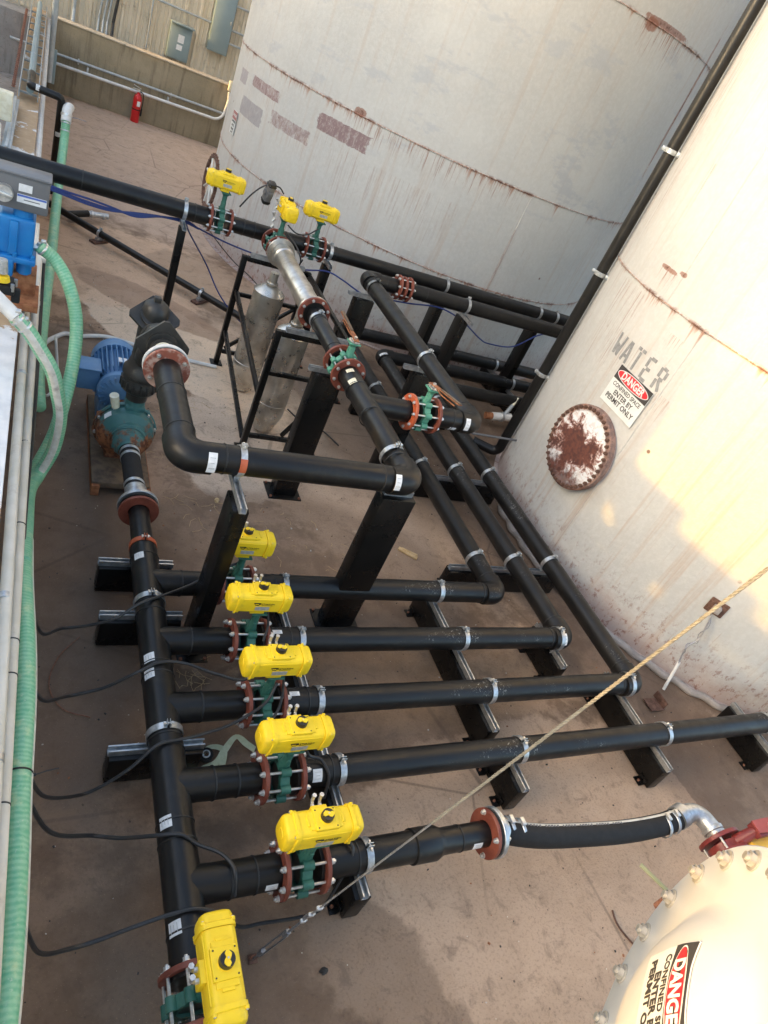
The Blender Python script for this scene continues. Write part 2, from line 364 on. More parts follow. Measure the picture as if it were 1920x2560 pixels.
# ------------------------------------------------------------------ mesh builder
def basis(d):
    d = Vector(d).normalized()
    a = Vector((0, 0, 1)) if abs(d.z) < 0.9 else Vector((1, 0, 0))
    u = d.cross(a).normalized(); v = d.cross(u).normalized()
    return u, v, d
class MB:
    def __init__(s): s.v = []; s.f = []; s.mi = []; s.mats = []; s.len = {}
    def mi_(s, m):
        if m not in s.mats: s.mats.append(m)
        return s.mats.index(m)
    def add(s, vs, fs, mat='hdpe', X=None):
        b = len(s.v); k = s.mi_(mat)
        for q in vs:
            q = Vector(q)
            if X is not None: q = X @ q
            s.v.append(q)
        for f in fs: s.f.append([b + i for i in f]); s.mi.append(k)
        return s
    def box(s, c, d, mat='steel', bev=0.0, X=None, seg=2):
        c = Vector(c)
        if bev <= 0:
            h = [q / 2 for q in d]
            vs = [c + Vector((sx*h[0], sy*h[1], sz*h[2])) for sx in (-1,1) for sy in (-1,1) for sz in (-1,1)]
            fs = [(0,1,3,2),(4,6,7,5),(0,4,5,1),(2,3,7,6),(0,2,6,4),(1,5,7,3)]
            return s.add(vs, fs, mat, X)
        bm = bmesh.new(); bmesh.ops.create_cube(bm, size=1.0)
        for v in bm.verts: v.co = Vector((v.co.x*d[0], v.co.y*d[1], v.co.z*d[2])) + c
        bmesh.ops.bevel(bm, geom=list(bm.edges), offset=bev, segments=seg, profile=0.5, affect='EDGES')
        bm.verts.ensure_lookup_table()
        for i, v in enumerate(bm.verts): v.index = i
        s.add([v.co.copy() for v in bm.verts], [[v.index for v in f.verts] for f in bm.faces], mat, X)
        bm.free(); return s
    def cyl(s, p0, p1, r0, r1=None, mat='hdpe', n=24, caps=True, X=None, ph=0.0):
        p0 = Vector(p0); p1 = Vector(p1); r1 = r0 if r1 is None else r1
        u, v, d = basis(p1 - p0)
        vs = []
        for p, r in ((p0, r0), (p1, r1)):
            for i in range(n):
                a = 2*PI*i/n + ph; vs.append(p + (u*math.cos(a) + v*math.sin(a))*r)
        fs = [(i, (i+1) % n, n+(i+1) % n, n+i) for i in range(n)]
        if caps: fs += [list(range(n))[::-1], list(range(n, 2*n))]
        return s.add(vs, fs, mat, X)
    def rev(s, prof, o, d, mat='hdpe', n=32, X=None, closed=False):
        """prof: (radius, distance along d) points"""
        o = Vector(o); u, v, d = basis(d); vs = []; k = len(prof)
        for i in range(n):
            a = 2*PI*i/n; e = u*math.cos(a) + v*math.sin(a)
            for r, h in prof: vs.append(o + e*r + d*h)
        fs = []
        for i in range(n):
            j = (i+1) % n
            for q in range(k if closed else k-1):
                t = (q+1) % k
                fs.append((i*k+q, j*k+q, j*k+t, i*k+t))
        return s.add(vs, fs, mat, X)
    def ring(s, o, d, ri, ro, th, mat='flange', n=40, X=None):
        c = min(0.003, th*0.2)
        return s.rev([(ri, -th/2), (ro-c, -th/2), (ro, -th/2+c), (ro, th/2-c), (ro-c, th/2), (ri, th/2)], o, d, mat, n, X, closed=True)
    def tube(s, pts, r, mat='hdpe', n=16, caps=True, rf=None, X=None, store=False):
        pts = [Vector(p) for p in pts]
        b = len(s.v); vs = []
        t = (pts[1]-pts[0]).normalized(); u, v, _ = basis(t); L = 0.0; N = len(pts)
        for i, p in enumerate(pts):
            if i == 0: tn = (pts[1]-pts[0])
            elif i == N-1: tn = (pts[-1]-pts[-2])
            else: tn = (pts[i+1]-pts[i-1])
            tn.normalize()
            u = (u - tn*u.dot(tn)).normalized(); v = tn.cross(u)
            if i: L += (p - pts[i-1]).length
            rr = rf(L) if rf else r
            for k in range(n):
                a = 2*PI*k/n; vs.append(p + (u*math.cos(a) + v*math.sin(a))*rr)
                if store: s.len[b + len(vs) - 1] = L
        fs = []
        for i in range(N-1):
            for k in range(n):
                fs.append((i*n+k, i*n+(k+1) % n, (i+1)*n+(k+1) % n, (i+1)*n+k))
        if caps: fs += [list(range(n))[::-1], [(N-1)*n+k for k in range(n)]]
        return s.add(vs, fs, mat, X)
    def patch(s, o, d, r, a0, a1, half, mat='label', n=8, up=None):
        """thin curved label on a cylinder through o along d; angles from up towards d x up"""
        o = Vector(o); d = Vector(d).normalized(); up = Vector(up or (0,0,1)); up = (up - d*up.dot(d)).normalized(); w = d.cross(up)
        vs = []
        for rr in (r+0.0012, r+0.003):
            for i in range(n+1):
                a = R(a0 + (a1-a0)*i/n); e = up*math.cos(a) + w*math.sin(a)
                vs += [o + e*rr - d*half, o + e*rr + d*half]
        k = 2*(n+1); fs = []
        for i in range(n):
            fs.append((2*i, 2*i+1, 2*i+3, 2*i+2)); fs.append((k+2*i, k+2*i+2, k+2*i+3, k+2*i+1))
            fs.append((2*i, 2*i+2, k+2*i+2, k+2*i)); fs.append((2*i+1, k+2*i+1, k+2*i+3, 2*i+3))
        fs.append((0, k, k+1, 1)); fs.append((2*n, 2*n+1, k+2*n+1, k+2*n))
        return s.add(vs, fs, mat)
    def prism(s, poly, z0, z1, mat='steel', X=None):
        n = len(poly); vs = [(x, y, z0) for x, y in poly] + [(x, y, z1) for x, y in poly]
        fs = [(i, (i+1) % n, n+(i+1) % n, n+i) for i in range(n)] + [list(range(n))[::-1], list(range(n, 2*n))]
        return s.add(vs, fs, mat, X)
    def mesh(s, name, sharp=35):
        me = bpy.data.meshes.new(name)
        me.from_pydata([tuple(q) for q in s.v], [], s.f)
        for q in s.mats: me.materials.append(M[q])
        me.polygons.foreach_set('material_index', s.mi)
        bm = bmesh.new(); bm.from_mesh(me)
        bmesh.ops.recalc_face_normals(bm, faces=bm.faces); bm.to_mesh(me); bm.free()
        if s.len:
            at = me.attributes.new('len', 'FLOAT', 'POINT')
            at.data.foreach_set('value', [s.len.get(i, 0.0) for i in range(len(s.v))])
        me.shade_smooth(); me.set_sharp_from_angle(angle=R(sharp))
        me.update(); return me
    def build(s, name, parent=None, **k):
        og = ORG.get(parent.name) if parent is not None else None
        if og is not None: s.v = [q - og for q in s.v]
        o = obj(name, s.mesh(name, **k), parent)
        if og is not None: ORG[o.name] = og
        return o

def obj(name, data, parent=None, X=None):
    o = bpy.data.objects.new(name, data); COL.objects.link(o)
    if parent is not None: o.parent = parent
    if X is not None: o.matrix_local = X
    return o
def thing(name, label, cat, loc=(0,0,0), rz=0.0, group=None):
    o = bpy.data.objects.new(name, None); COL.objects.link(o)
    o.empty_display_size = 0.1
    o.location = loc; o.rotation_euler = (0, 0, rz)
    return tag(o, label, cat, group)
def tag(o, label, cat, group=None, kind=None):
    o['label'] = label; o['category'] = cat
    if group: o['group'] = group
    if kind: o['kind'] = kind
    return o
def struct(o, label=None):
    o['kind'] = 'structure'; return o
ORG = {}          # things whose parts are written in world coordinates
def wthing(name, label, cat, loc, group=None):
    o = thing(name, label, cat, loc, 0.0, group); ORG[o.name] = Vector(loc); return o
def dup(root, loc, rz, label, group=None):
    r = root.copy(); COL.objects.link(r); r.location = loc; r.rotation_euler = (0, 0, rz); r['label'] = label
    if group: r['group'] = group
    for ch in KIDS[root.name]:
        c = ch.copy(); COL.objects.link(c); c.parent = r
        for q in KIDS.get(ch.name, []):
            d = q.copy(); COL.objects.link(d); d.parent = c
    return r
KIDS = {}
def note(root):
    def walk(o, depth):
        ch = [c for c in bpy.data.objects if c.parent == o]
        KIDS[o.name] = ch
        if depth < 2:
            for c in ch: walk(c, depth+1)
    walk(root, 0)
def fillet(pts, rb, k=8):
    pts = [Vector(p) for p in pts]; out = [pts[0]]
    for i in range(1, len(pts)-1):
        a, b, c = pts[i-1], pts[i], pts[i+1]
        d0 = (a-b).normalized(); d1 = (c-b).normalized()
        ang = d0.angle(d1)
        if ang > R(178.5): out.append(b); continue
        t = rb / math.tan(ang/2)
        t = min(t, (a-b).length*.49, (c-b).length*.49); rr = t * math.tan(ang/2)
        cen = b + (d0+d1).normalized() * (rr / math.sin(ang/2))
        p0 = b + d0*t; p1 = b + d1*t
        e0 = p0-cen; e1 = p1-cen; A = e0.angle(e1)
        for j in range(k+1):
            q = j/k
            out.append(cen + (e0*math.sin((1-q)*A) + e1*math.sin(q*A))/math.sin(A))
    out.append(pts[-1]); return out
def smooth(pts, k=8):
    """Catmull-Rom"""
    P = [Vector(p) for p in pts]; P = [2*P[0]-P[1]] + P + [2*P[-1]-P[-2]]; out = []
    for i in range(1, len(P)-2):
        for j in range(k):
            t = j/k; a, b, c, d = P[i-1], P[i], P[i+1], P[i+2]
            out.append(0.5*((2*b) + (c-a)*t + (2*a-5*b+4*c-d)*t*t + (3*b-a-3*c+d)*t**3))
    out.append(P[-2]); return out
def resample(pts, step):
    out = [pts[0]]; acc = 0.0
    for a, b in zip(pts, pts[1:]):
        L = (b-a).length
        if L == 0: continue
        t = step-acc
        while t <= L: out.append(a + (b-a)*(t/L)); t += step
        acc = (acc + L) % step
    return out
def text_mesh(txt, size, mat, bold=0.0, spacing=1.0, th=0.001):
    cu = bpy.data.curves.new('txt', 'FONT'); cu.body = txt; cu.size = size; cu.align_x = 'CENTER'; cu.align_y = 'CENTER'
    cu.offset = bold; cu.extrude = th; cu.space_character = spacing; cu.resolution_u = 3
    o = bpy.data.objects.new('txt', cu); COL.objects.link(o)
    dg = bpy.context.evaluated_depsgraph_get(); dg.update()
    me = bpy.data.meshes.new_from_object(o.evaluated_get(dg)); bpy.data.objects.remove(o); bpy.data.curves.remove(cu)
    me.materials.clear(); me.materials.append(M[mat]); return me
X90 = lambda ax: Matrix.Rotation(PI/2, 4, ax)

# ================================================================== SETTING
def sheet(name, x0, x1, y0, y1, z, mat):
    b = MB(); b.add([(x0,y0,z),(x1,y0,z),(x1,y1,z),(x0,y1,z)], [(0,1,2,3)], mat)
    o = b.build(name); struct(o); return o
sheet('ground', -60, 60, -40, 80, 0.0, 'ground')
sheet('yard', -60, -0.27, -40, 80, 0.006, 'yard')
b = MB(); b.box((3.0, 18.12, 0.56), (14, 0.76, 1.12), 'yard'); struct(b.build('ledge'))

# left containment wall
w = wthing('containment_wall', 'low concrete wall with peeling white paint along the left edge, pipes hung on it', 'wall', (-0.13, 6, 0))
MB().box((-0.125, 8.3, 0.65), (0.25, 19.0, 1.30), 'painted_wall', 0.008).build('wall', w)
# rear containment wall
w = wthing('containment_wall', 'brown stained low concrete wall behind the fire extinguisher', 'wall', (2, 17.6, 0))
MB().box((2.0, 17.63, 0.64), (3.76, 0.26, 1.28), 'concrete', 0.01).build('wall', w)
MB().box((2.0, 17.63, 1.2935), (3.80, 0.30, 0.025), 'cap', 0.004).build('cap', w)
b = MB(); b.box((3.98, 17.80, 0.64), (0.19, 0.28, 1.27), 'concrete', 0.01); b.build('end_pier', w)
# wall continuing behind the tank
w = wthing('containment_wall', 'brown concrete wall continuing past the back of the big white tank', 'wall', (9, 17.7, 0))
MB().box((9.1, 17.75, 0.62), (10.0, 0.24, 1.24), 'concrete', 0.01).build('wall', w)

# rear building with ribbed metal siding
M['siding'] = simple('tan_metal_siding', (0.66,0.57,0.43), (0.72,0.62,0.47), 0.55, scale=1.5, dirt=(0.22,0.17,0.10), dirt_amt=0.6)
bd = wthing('metal_building', 'tan building of ribbed metal siding behind the rear wall, grey boxes mounted on it', 'building', (4, 20, 0))
b = MB(); b.box((6.0, 21.56, 3.2), (18.0, 6.0, 6.4), 'siding'); b.build('wall', bd)
b = MB()
x = -2.9
while x < 14:
    for dx, ww, dd in ((0, .045, .035), (0.10, .018, .014), (0.20, .018, .014)):
        if dx == 0: b.prism([(x-ww, 0), (x-ww*.5, -dd), (x+ww*.5, -dd), (x+ww, 0)], 1.15, 6.4, 'siding', Matrix.Translation((0, 18.556, 0)))
        else: b.prism([(x+dx-ww, 0), (x+dx-ww*.3, -dd), (x+dx+ww*.3, -dd), (x+dx+ww, 0)], 1.15, 6.4, 'siding', Matrix.Translation((0, 18.556, 0)))
    x += 0.305
b.build('rib', bd)['kind'] = 'stuff'
MB().box((6.0, 21.5, 6.5), (18.6, 6.6, 0.2), 'cap').build('roof', bd)

# grey electrical boxes and conduits on the building
def enclosure(x0, x1, z0, z1, label, lab=False):
    e = wthing('electrical_box', label, 'electrical box', ((x0+x1)/2, 18.4, z0))
    MB().box(((x0+x1)/2, 18.44, (z0+z1)/2), (x1-x0, 0.19, z1-z0), 'panel_grey', 0.008).build('cabinet', e)
    d = MB(); d.box(((x0+x1)/2, 18.337, (z0+z1)/2), (x1-x0-0.05, 0.012, z1-z0-0.06), 'panel_grey', 0.004).build('door', e)
    if lab:
        MB().box(((x0+x1)/2+0.02, 18.328, z0+(z1-z0)*.62), (0.13, 0.004, 0.15), 'label').build('notice', e)
        MB().box(((x0+x1)/2+0.01, 18.328, z0+(z1-z0)*.37), (0.12, 0.004, 0.10), 'label').build('notice', e)
        MB().box(((x0+x1)/2, 18.335, z1+0.012), (x1-x0+.03, 0.24, 0.03), 'panel_grey', 0.004).build('hood', e)
    else:
        MB().box((x1-0.05, 18.326, (z0+z1)/2), (0.02, 0.03, 0.07), 'galv', 0.003).build('latch', e)
enclosure(2.31, 2.77, 1.27, 1.93, 'small grey electrical box with white notices on the tan siding', True)
enclosure(3.12, 3.55, 1.69, 2.95, 'tall narrow grey electrical box on the tan siding beside the tank')
def run(name, label, cat, pts, r, mat, rb=0.1, group=None, n=12, clips=()):
    pts = [Vector(p) for p in pts]
    t = wthing(name, label, cat, tuple(pts[0]), group)
    MB().tube(fillet(pts, rb), r, mat, n).build('pipe', t)
    for p, d in clips:
        MB().ring(p, d, r, r+.004, .03, 'galv', 16).build('strap', t)
    return t
for i, (x0, x1, rr) in enumerate(((0.46, 0.46, .035), (0.93, 0.99, .022), (1.02, 1.08, .022), (1.10, 1.16, .022), (1.21, 1.27, .030))):
    run('conduit', ['thick pale conduit standing alone at the left of the siding', 'leftmost thin conduit of the bunch rising up the siding', 'middle thin conduit of the bunch rising up the siding', 'right thin conduit of the bunch rising up the siding', 'dark thick conduit at the right of the bunch on the siding'][i], 'conduit',
        [(x0, 18.30, 1.1), (x0, 18.46, 1.45), (x1, 18.46, 2.2), (x1, 18.46, 5)], rr, 'conduit' if i < 4 else 'cable', 0.1)
run('conduit', 'single grey conduit rising up the siding left of the box with notices', 'conduit', [(1.905, 18.44, 1.25), (1.90, 18.44, 5)], .02, 'conduit')
run('conduit', 'grey horizontal conduit running across the siding into the tall box', 'conduit', [(0.9, 18.44, 2.19), (3.11, 18.44, 2.19)], .02, 'conduit')
for k, z in enumerate((2.66, 2.20, 1.94)):
    run('conduit', ['top', 'middle', 'bottom'][k] + ' conduit of three leaving the tall grey box toward the tank', 'conduit', [(3.56, 18.44, z), (5.6, 18.44, z)], .022, 'conduit')

# conduits on the rear wall
c = run('conduit', 'upper grey conduit strapped along the rear concrete wall', 'conduit', [(-.6, 17.44, 0.70), (3.75, 17.44, 0.73)], .026, 'conduit')
for x in (0.62, 2.45): MB().box((x, 17.475, .70), (.03, .05, .10), 'galv', .003).build('strap', c)
c = run('conduit', 'pale lower conduit along the rear concrete wall curving up at its end', 'conduit', [(0.2, 17.38, 0.545), (3.56, 17.38, 0.58), (3.62, 17.40, 1.0), (3.60, 17.42, 1.18)], .03, 'white_pvc', 0.22)
for x in (0.8, 2.4): MB().box((x, 17.44, .60), (.035, .08, .13), 'galv', .003).build('strap', c)
MB().box((3.60, 17.42, 1.30), (.09, .10, .20), 'cream_label', .015).build('junction_fitting', c)
MB().box((3.68, 17.42, 1.36), (.10, .06, .05), 'cream_label', .01).build('spout', c)
run('conduit', 'wide grey riser conduit at the corner of the rear wall and left wall', 'conduit', [(0.12, 17.0, 0.25), (0.10, 17.0, 6)], .055, 'conduit')
e = wthing('wireway_box', 'long narrow grey box hanging on the corner behind the left wall', 'electrical box', (0.15, 17.15, 0.3))
MB().box((0.15, 17.12, 0.52), (.15, .10, .60), 'panel_grey', .006).build('cabinet', e)

# fire extinguisher
f = wthing('fire_extinguisher', 'red fire extinguisher standing on the ground against the rear concrete wall', 'fire extinguisher', (1.80, 17.30, 0))
b = MB(); b.rev([(0, .0), (.078, .0), (.085, .012), (.085, .44), (.078, .49), (.05, .53), (.028, .55), (.028, .58), (0, .58)], (1.80, 17.30, 0), (0,0,1), 'red', 28); b.build('cylinder', f)
b = MB(); b.box((1.80, 17.30, .595), (.05, .05, .04), 'zinc', .006); b.build('valve', f)
b = MB(); b.box((1.755, 17.30, .625), (.15, .022, .012), 'zinc', .003, X=None); b.build('handle', f)
b = MB(); b.box((1.76, 17.30, .67), (.16, .022, .012), 'zinc', .003, X=Matrix.Translation((1.76,17.3,.67)) @ Matrix.Rotation(R(14),4,'Y') @ Matrix.Translation((-1.76,-17.3,-.67))); b.build('lever', f)
b = MB(); b.tube(smooth([(1.82,17.28,.60),(1.88,17.25,.58),(1.90,17.24,.45),(1.895,17.23,.30)], 6), .010, 'rubber', 10); b.cyl((1.895,17.23,.30),(1.893,17.23,.16),.016,.02,'rubber',12); b.build('hose', f)
b = MB(); b.patch((1.80,17.30,.37), (0,0,1), .085, 10, 60, .05, 'label', 6, up=(-.3,-1,0)); b.build('instruction_label', f)
b = MB(); b.ring((1.80,17.30,.25), (0,0,1), .085, .088, .02, 'rubber', 28); b.build('strap', f)

# sunlit block and clutter beyond the left wall
e = wthing('concrete_block', 'sunlit beige concrete block beyond the left wall at the top left corner', 'block', (-1.4, 21.5, 0))
MB().prism([(-3.2, 19.6), (-.50, 20.0), (-.62, 24.0), (-3.2, 24.0)], 0, .85, 'cap').build('block', e)
run('hose', 'dark hose lying across the yard beyond the left wall', 'hose', [(-2.5, 27.5, .04), (-.9, 24.6, .04), (-.4, 22, .04)], .05, 'cable', .5)

# ================================================================== TANKS
TB = (5.84, 11.62, 3.35); TW = (7.54, 4.42, 2.596)
def arc(rad, deg): return R(deg) * rad          # deg counted 0..360 from +x
# angles of things on the back tank (deg)
gr = (0.30,0.285,0.295); mar = (0.235,0.115,0.125)
def bt(deg): return arc(TB[2], deg)
M['tank_back'] = tank_mat('weathered_white_tank_paint', (1.33, 2.66, 4.82, 7.2), TB[2], 0, seed=0.0, base_band=0.55,
    drips=[(bt(281), 4.84, .55, .45, .95), (bt(232), 2.66, .6, .35, .8), (bt(246), 2.66, .5, .4, .8), (bt(258), 2.66, .45, .35, .8), (bt(210), 1.33, .7, .8, .5), (bt(235), 2.2, 1.3, .9, .35), (bt(222), 1.33, .5, .4, .6)],
    heavy=[(bt(281), 4.86, .45, .035, .9), (bt(276), 4.80, .10, .07, .9), (bt(304), 4.3, .05, .9, .7), (bt(268), 1.75, .02, .5, .35), (bt(225.5), 2.69, .08, .05, .9)],
    patches=[(bt(192.8), 2.005, .35, .115, (.34,.325,.34), .45, .35), (bt(184.0), 2.32, .16, .085, (.36,.33,.35), .5, .1), (bt(197.0), 2.365, .36, .065, mar, 1.0, .25), (bt(208.8), 2.115, .37, .080, (.27,.165,.165), 1.1, .35), (bt(223.0), 2.385, .38, .10, (.24,.145,.15), .75, .35)])
M['tank_water'] = tank_mat('weathered_white_water_tank_paint', (2.726, 5.3), TW[2], 0, seed=21.0, base_band=0.42,
    drips=[(arc(TW[2],164.5), 2.66, .34, 1.0, .6), (arc(TW[2],172.5), 2.95, .16, .22, .9), (arc(TW[2],166.6), 3.80, .05, .55, .8), (arc(TW[2],184.0), 2.56, .14, .16, .85), (arc(TW[2],173.5), 2.3, .3, .5, .45), (arc(TW[2],150), 6, .3, 5, .7), (arc(TW[2],189), 2.1, .12, .3, .6)],
    heavy=[(arc(TW[2],172.3), 2.96, .13, .02, .9), (arc(TW[2],176.5), 2.99, .05, .02, .9)],
    patches=[(arc(TW[2], 173.5-0), -3.0, .01, .01, gr, .3, .3)])
def tank(name, label, T, hgt, seams, mat, vseams):
    t = thing(name, label, 'storage tank', (T[0], T[1], 0))
    b = MB(); b.rev([(T[2], 0), (T[2], hgt), (T[2]-.05, hgt+.02), (0, hgt+.7)], (0,0,0), (0,0,1), mat, 256)
    sh = obj('shell', b.mesh('shell', sharp=30), t)
    for i, h in enumerate(seams):
        b = MB(); n = 256; pts = []
        for k in range(n+1):
            a = 2*PI*k/n; q = random.uniform(-.004, .004)
            pts.append((math.cos(a)*T[2], math.sin(a)*T[2], h+q))
        b.tube(pts, .010, mat, 6, caps=False); obj('weld_seam', b.mesh('weld_seam'), sh)
    for deg, z0, z1 in vseams:
        a = R(deg); b = MB()
        b.tube([(math.cos(a)*T[2], math.sin(a)*T[2], z0), (math.cos(a)*T[2], math.sin(a)*T[2], z1)], .008, mat, 6)
        obj('weld_seam', b.mesh('weld_seam'), sh)
    return t
tb = tank('white_tank', 'big white storage tank streaked with rust behind the back pipes', TB, 9.0, (1.33, 2.66, 4.82, 7.2), 'tank_back',
     [(195.9, 0, 1.33), (268, 1.33, 2.66), (304, 2.66, 4.82), (262, 0, 1.33)])
tw = tank('water_tank', 'white tank stencilled WATER with a round rusty manhole cover', TW, 8.5, (2.726, 5.3), 'tank_water', [(176.8, 2.726, 5.3), (188, 0, 2.726), (215, 2.726, 5.3)])
b = thing('white_tank', 'unseen white tank added behind the WATER tank to bounce warm light', 'storage tank', (13.6, 10.6, 0))  # added out of view, reflects warm sunlight onto the big tank
q = MB(); q.rev([(3.3, 0), (3.3, 9.0), (3.25, 9.02), (0, 9.7)], (0,0,0), (0,0,1), 'vessel', 96); obj('shell', q.mesh('shell', sharp=30), b)
# foot ring of the water tank
b = MB(); b.rev([(TW[2], 0), (TW[2]+.05, 0), (TW[2]+.05, .012), (TW[2], .012)], (0,0,0), (0,0,1), 'tank_water', 200); obj('base_ring', b.mesh('base_ring'), tw)
b = MB(); b.rev([(TB[2], 0), (TB[2]+.05, 0), (TB[2]+.05, .012), (TB[2], .012)], (0,0,0), (0,0,1), 'tank_back', 200); obj('base_ring', b.mesh('base_ring'), tb)
# grey sealing hose along the foot of the water tank
pts = [(TW[0]+math.cos(R(a))*(TW[2]+.10+.02*math.sin(a)), TW[1]+math.sin(R(a))*(TW[2]+.10+.02*math.sin(a)), .03) for a in range(168, 262, 3)]
M['seal'] = simple('dirty_grey_sealant', (0.24,0.215,0.20), (0.33,0.30,0.28), 0.8, scale=9, bump=0.4)
tag(MB().tube(smooth(pts, 3), .035, 'seal', 10).build('base_seal'), 'grey roll of sealant lying around the foot of the water tank', 'sealant')

def wrap(me_or_pts, T, deg, z, off):
    """map flat x (right as seen from outside), y (up) on a tank wall; x grows clockwise seen from above reversed"""
    out = []
    for p in me_or_pts:
        a = R(deg) + p[0]/T[2]
        rr = T[2] + off + p[2]
        out.append((math.cos(a)*rr, math.sin(a)*rr, z + p[1]))
    return out
# WATER stencil, strokes with stencil gaps
def strokes(segs, wdt):
    b = MB()
    for (x0, y0, x1, y1) in segs:
        d = Vector((x1-x0, y1-y0)); L = d.length; d /= L; nrm = Vector((-d.y, d.x)) * wdt/2
        k = 3
        for i in range(k):
            a = Vector((x0, y0)) + d*L*i/k; c = Vector((x0, y0)) + d*L*(i+1)/k
            q = [a+nrm, a-nrm, c-nrm, c+nrm]
            vs = [(p.x, p.y, 0) for p in q] + [(p.x, p.y, .0015) for p in q]
            b.add(vs, [(0,1,2,3), (4,7,6,5), (0,4,5,1), (1,5,6,2), (2,6,7,3), (3,7,4,0)], 'stencil')
    return b
H_ = .20
LET = {'W': [(0,H_,.024,0), (.030,.012,.052,.105), (.056,.10,.078,.012), (.084,0,.108,H_)],
       'A': [(0,0,.034,H_), (.050,H_,.084,0), (.028,.058,.058,.058)],
       'T': [(-.004,H_,.040,H_), (.056,H_,.104,H_), (.050,H_-.022,.050,0)],
       'E': [(.008,0,.008,.088), (.008,.112,.008,H_), (.022,H_,.086,H_), (.022,.10,.074,.10), (.022,0,.086,0)],
       'R': [(.008,0,.008,.088), (.008,.112,.008,H_), (.022,H_,.070,H_-.006), (.080,H_-.014,.080,.118), (.074,.104,.026,.10), (.040,.088,.086,0)]}
xs = {'W': 0, 'A': .165, 'T': .315, 'E': .49, 'R': .66}
for ch in 'WATER':
    b = strokes([(x0+xs[ch]-.37, y0, x1+xs[ch]-.37, y1) for x0, y0, x1, y1 in LET[ch]], .031)
    b.v = [Vector(q) for q in wrap(b.v, TW, 178.7, 2.10, .003)]
    obj('stencil_letter', b.mesh('stencil_letter'), tw)

def disc_bolts(b, n, r, h, rb, mat, o=(0,0,0), hexn=6):
    for k in range(n):
        a = 2*PI*k/n; c, s_ = math.cos(a)*r, math.sin(a)*r
        b.cyl((c, s_, h), (c, s_, h+rb*.9), rb, mat=mat, n=hexn)
        b.cyl((c, s_, h+rb*.9), (c, s_, h+rb*1.7), rb*.55, mat=mat, n=8)
# manhole
def manhole_mat():
    g = G('flaking_paint_over_rust'); o = g.obj(); x, y, z = g.sep(o)
    n = g.noise(o, 9, 9, .78, .5)
    rr = g.math('SQRT', x*x + (y+.03)*(y+.03))
    d = rr * 1.02 + (n - .5) * 1.35 + (g.noise(o, 3.1, 3) - .5) * .7
    c = (0.70,0.715,0.735)
    fringe = g.ss(d, .30, .34, 1, 0)
    core = g.ss(d, .22, .27, 1, 0)
    low = g.ss(y + (g.noise(o, 12, 9, .8) - .5) * .55, -.30, -.18, 1, 0)
    c = g.mix(g.ss(g.noise(o, 16, 6, .7), .50, .62) * .35, c, (0.50,0.36,0.30))
    c = g.mix(fringe * .80, c, (0.30,0.11,0.065))
    c = g.mix(g.math('MAXIMUM', core, low * .9) * .95, c, g.mix(g.ss(g.noise(o, 26, 6), .4, .6), (0.060,0.018,0.014), (0.12,0.035,0.022)))
    edge = g.ss(rr + (n-.5)*.10, .375, .40)
    c = g.mix(edge * .9, c, g.mix(g.ss(n, .42, .58), (0.28,0.14,0.09), (0.10,0.038,0.026)))
    g.bump(core * -.5 + n * .4, .5, .01)
    return g.out(c, .75, 0)
M['manhole'] = manhole_mat()
mh = thing('manhole_cover', 'round bolted manhole cover, white paint flaking over rust, on the WATER tank', 'manhole cover', (TW[0]-TW[2], 4.435, 1.235))
mh.rotation_euler = (PI/2, 0, -PI/2)        # local z points to -x, local y up
b = MB(); b.rev([(0, .135), (.405, .135), (.425, .130), (.425, .10), (0, .10)], (0,0,0), (0,0,1), 'manhole', 72); cv = obj('cover', b.mesh('cover'), mh, Matrix.Translation((0,0,-.045)))
b = MB(); b.rev([(.40, -.06), (.40, .053), (.385, .053)], (0,0,0), (0,0,1), 'tank_water', 72); b.rev([(.40, .018), (.422, .018), (.422, .052), (.40, .052)], (0,0,0), (0,0,1), 'manhole', 72); obj('neck', b.mesh('neck'), mh)
b = MB(); disc_bolts(b, 1, 0, 0, .0205, 'rust_dark'); bm_ = b.mesh('bolt')
for k in range(40):
    a = 2*PI*k/40; obj('bolt', bm_, cv, Matrix.Translation((-math.hypot(.0205,0) + math.cos(a)*.393 + .0205, math.sin(a)*.393, .132)))

# danger signs
def oval(b, cx, cy, rx, ry, z, mat, n=40):
    vs = [(cx, cy, z)] + [(cx+rx*math.cos(2*PI*i/n), cy+ry*math.sin(2*PI*i/n), z) for i in range(n)]
    b.add(vs, [(0, i+1, (i+1) % n+1) for i in range(n)], mat)
def sign(label, X, w, h, loc, full=True, faded=False):
    s = thing('danger_sign', label, 'sign', (0,0,0)); s.matrix_world = X
    MB().box((0,0,.0015), (w, h, .003), 'sign_white' if not faded else 'cream_label').build('panel', s)
    hh = h*.36; cy = h/2 - hh/2
    MB().box((0, cy, .004), (w*.985, hh, .002), 'sign_black').build('header', s)
    b = MB(); oval(b, 0, cy, w*.465, hh*.44, .0058, 'sign_white'); oval(b, 0, cy, w*.445, hh*.385, .0066, 'sign_red'); b.build('oval', s)
    for t, size, y, mat, bo, zz in (('DANGER', hh*.74, cy-hh*.01, 'sign_white', .006*w, .0075), ('CONFINED SPACE', h*.150, h*.035, 'sign_black', .0015*w, .0045), ('ENTER BY', h*.185, -h*.135, 'sign_black', .003*w, .0045), ('PERMIT ONLY', h*.185, -h*.305, 'sign_black', .003*w, .0045)):
        me = text_mesh(t, size, mat, bo, th=.0004)
        xs_ = [v.co.x for v in me.vertices]; kx = {'DANGER': .66, 'CONFINED SPACE': .84, 'ENTER BY': .56, 'PERMIT ONLY': .84}[t]*w / (max(xs_)-min(xs_))
        obj('lettering', me, s, Matrix.Translation((0, y, zz)) @ Matrix.Scale(kx, 4, (1,0,0)))
    return s
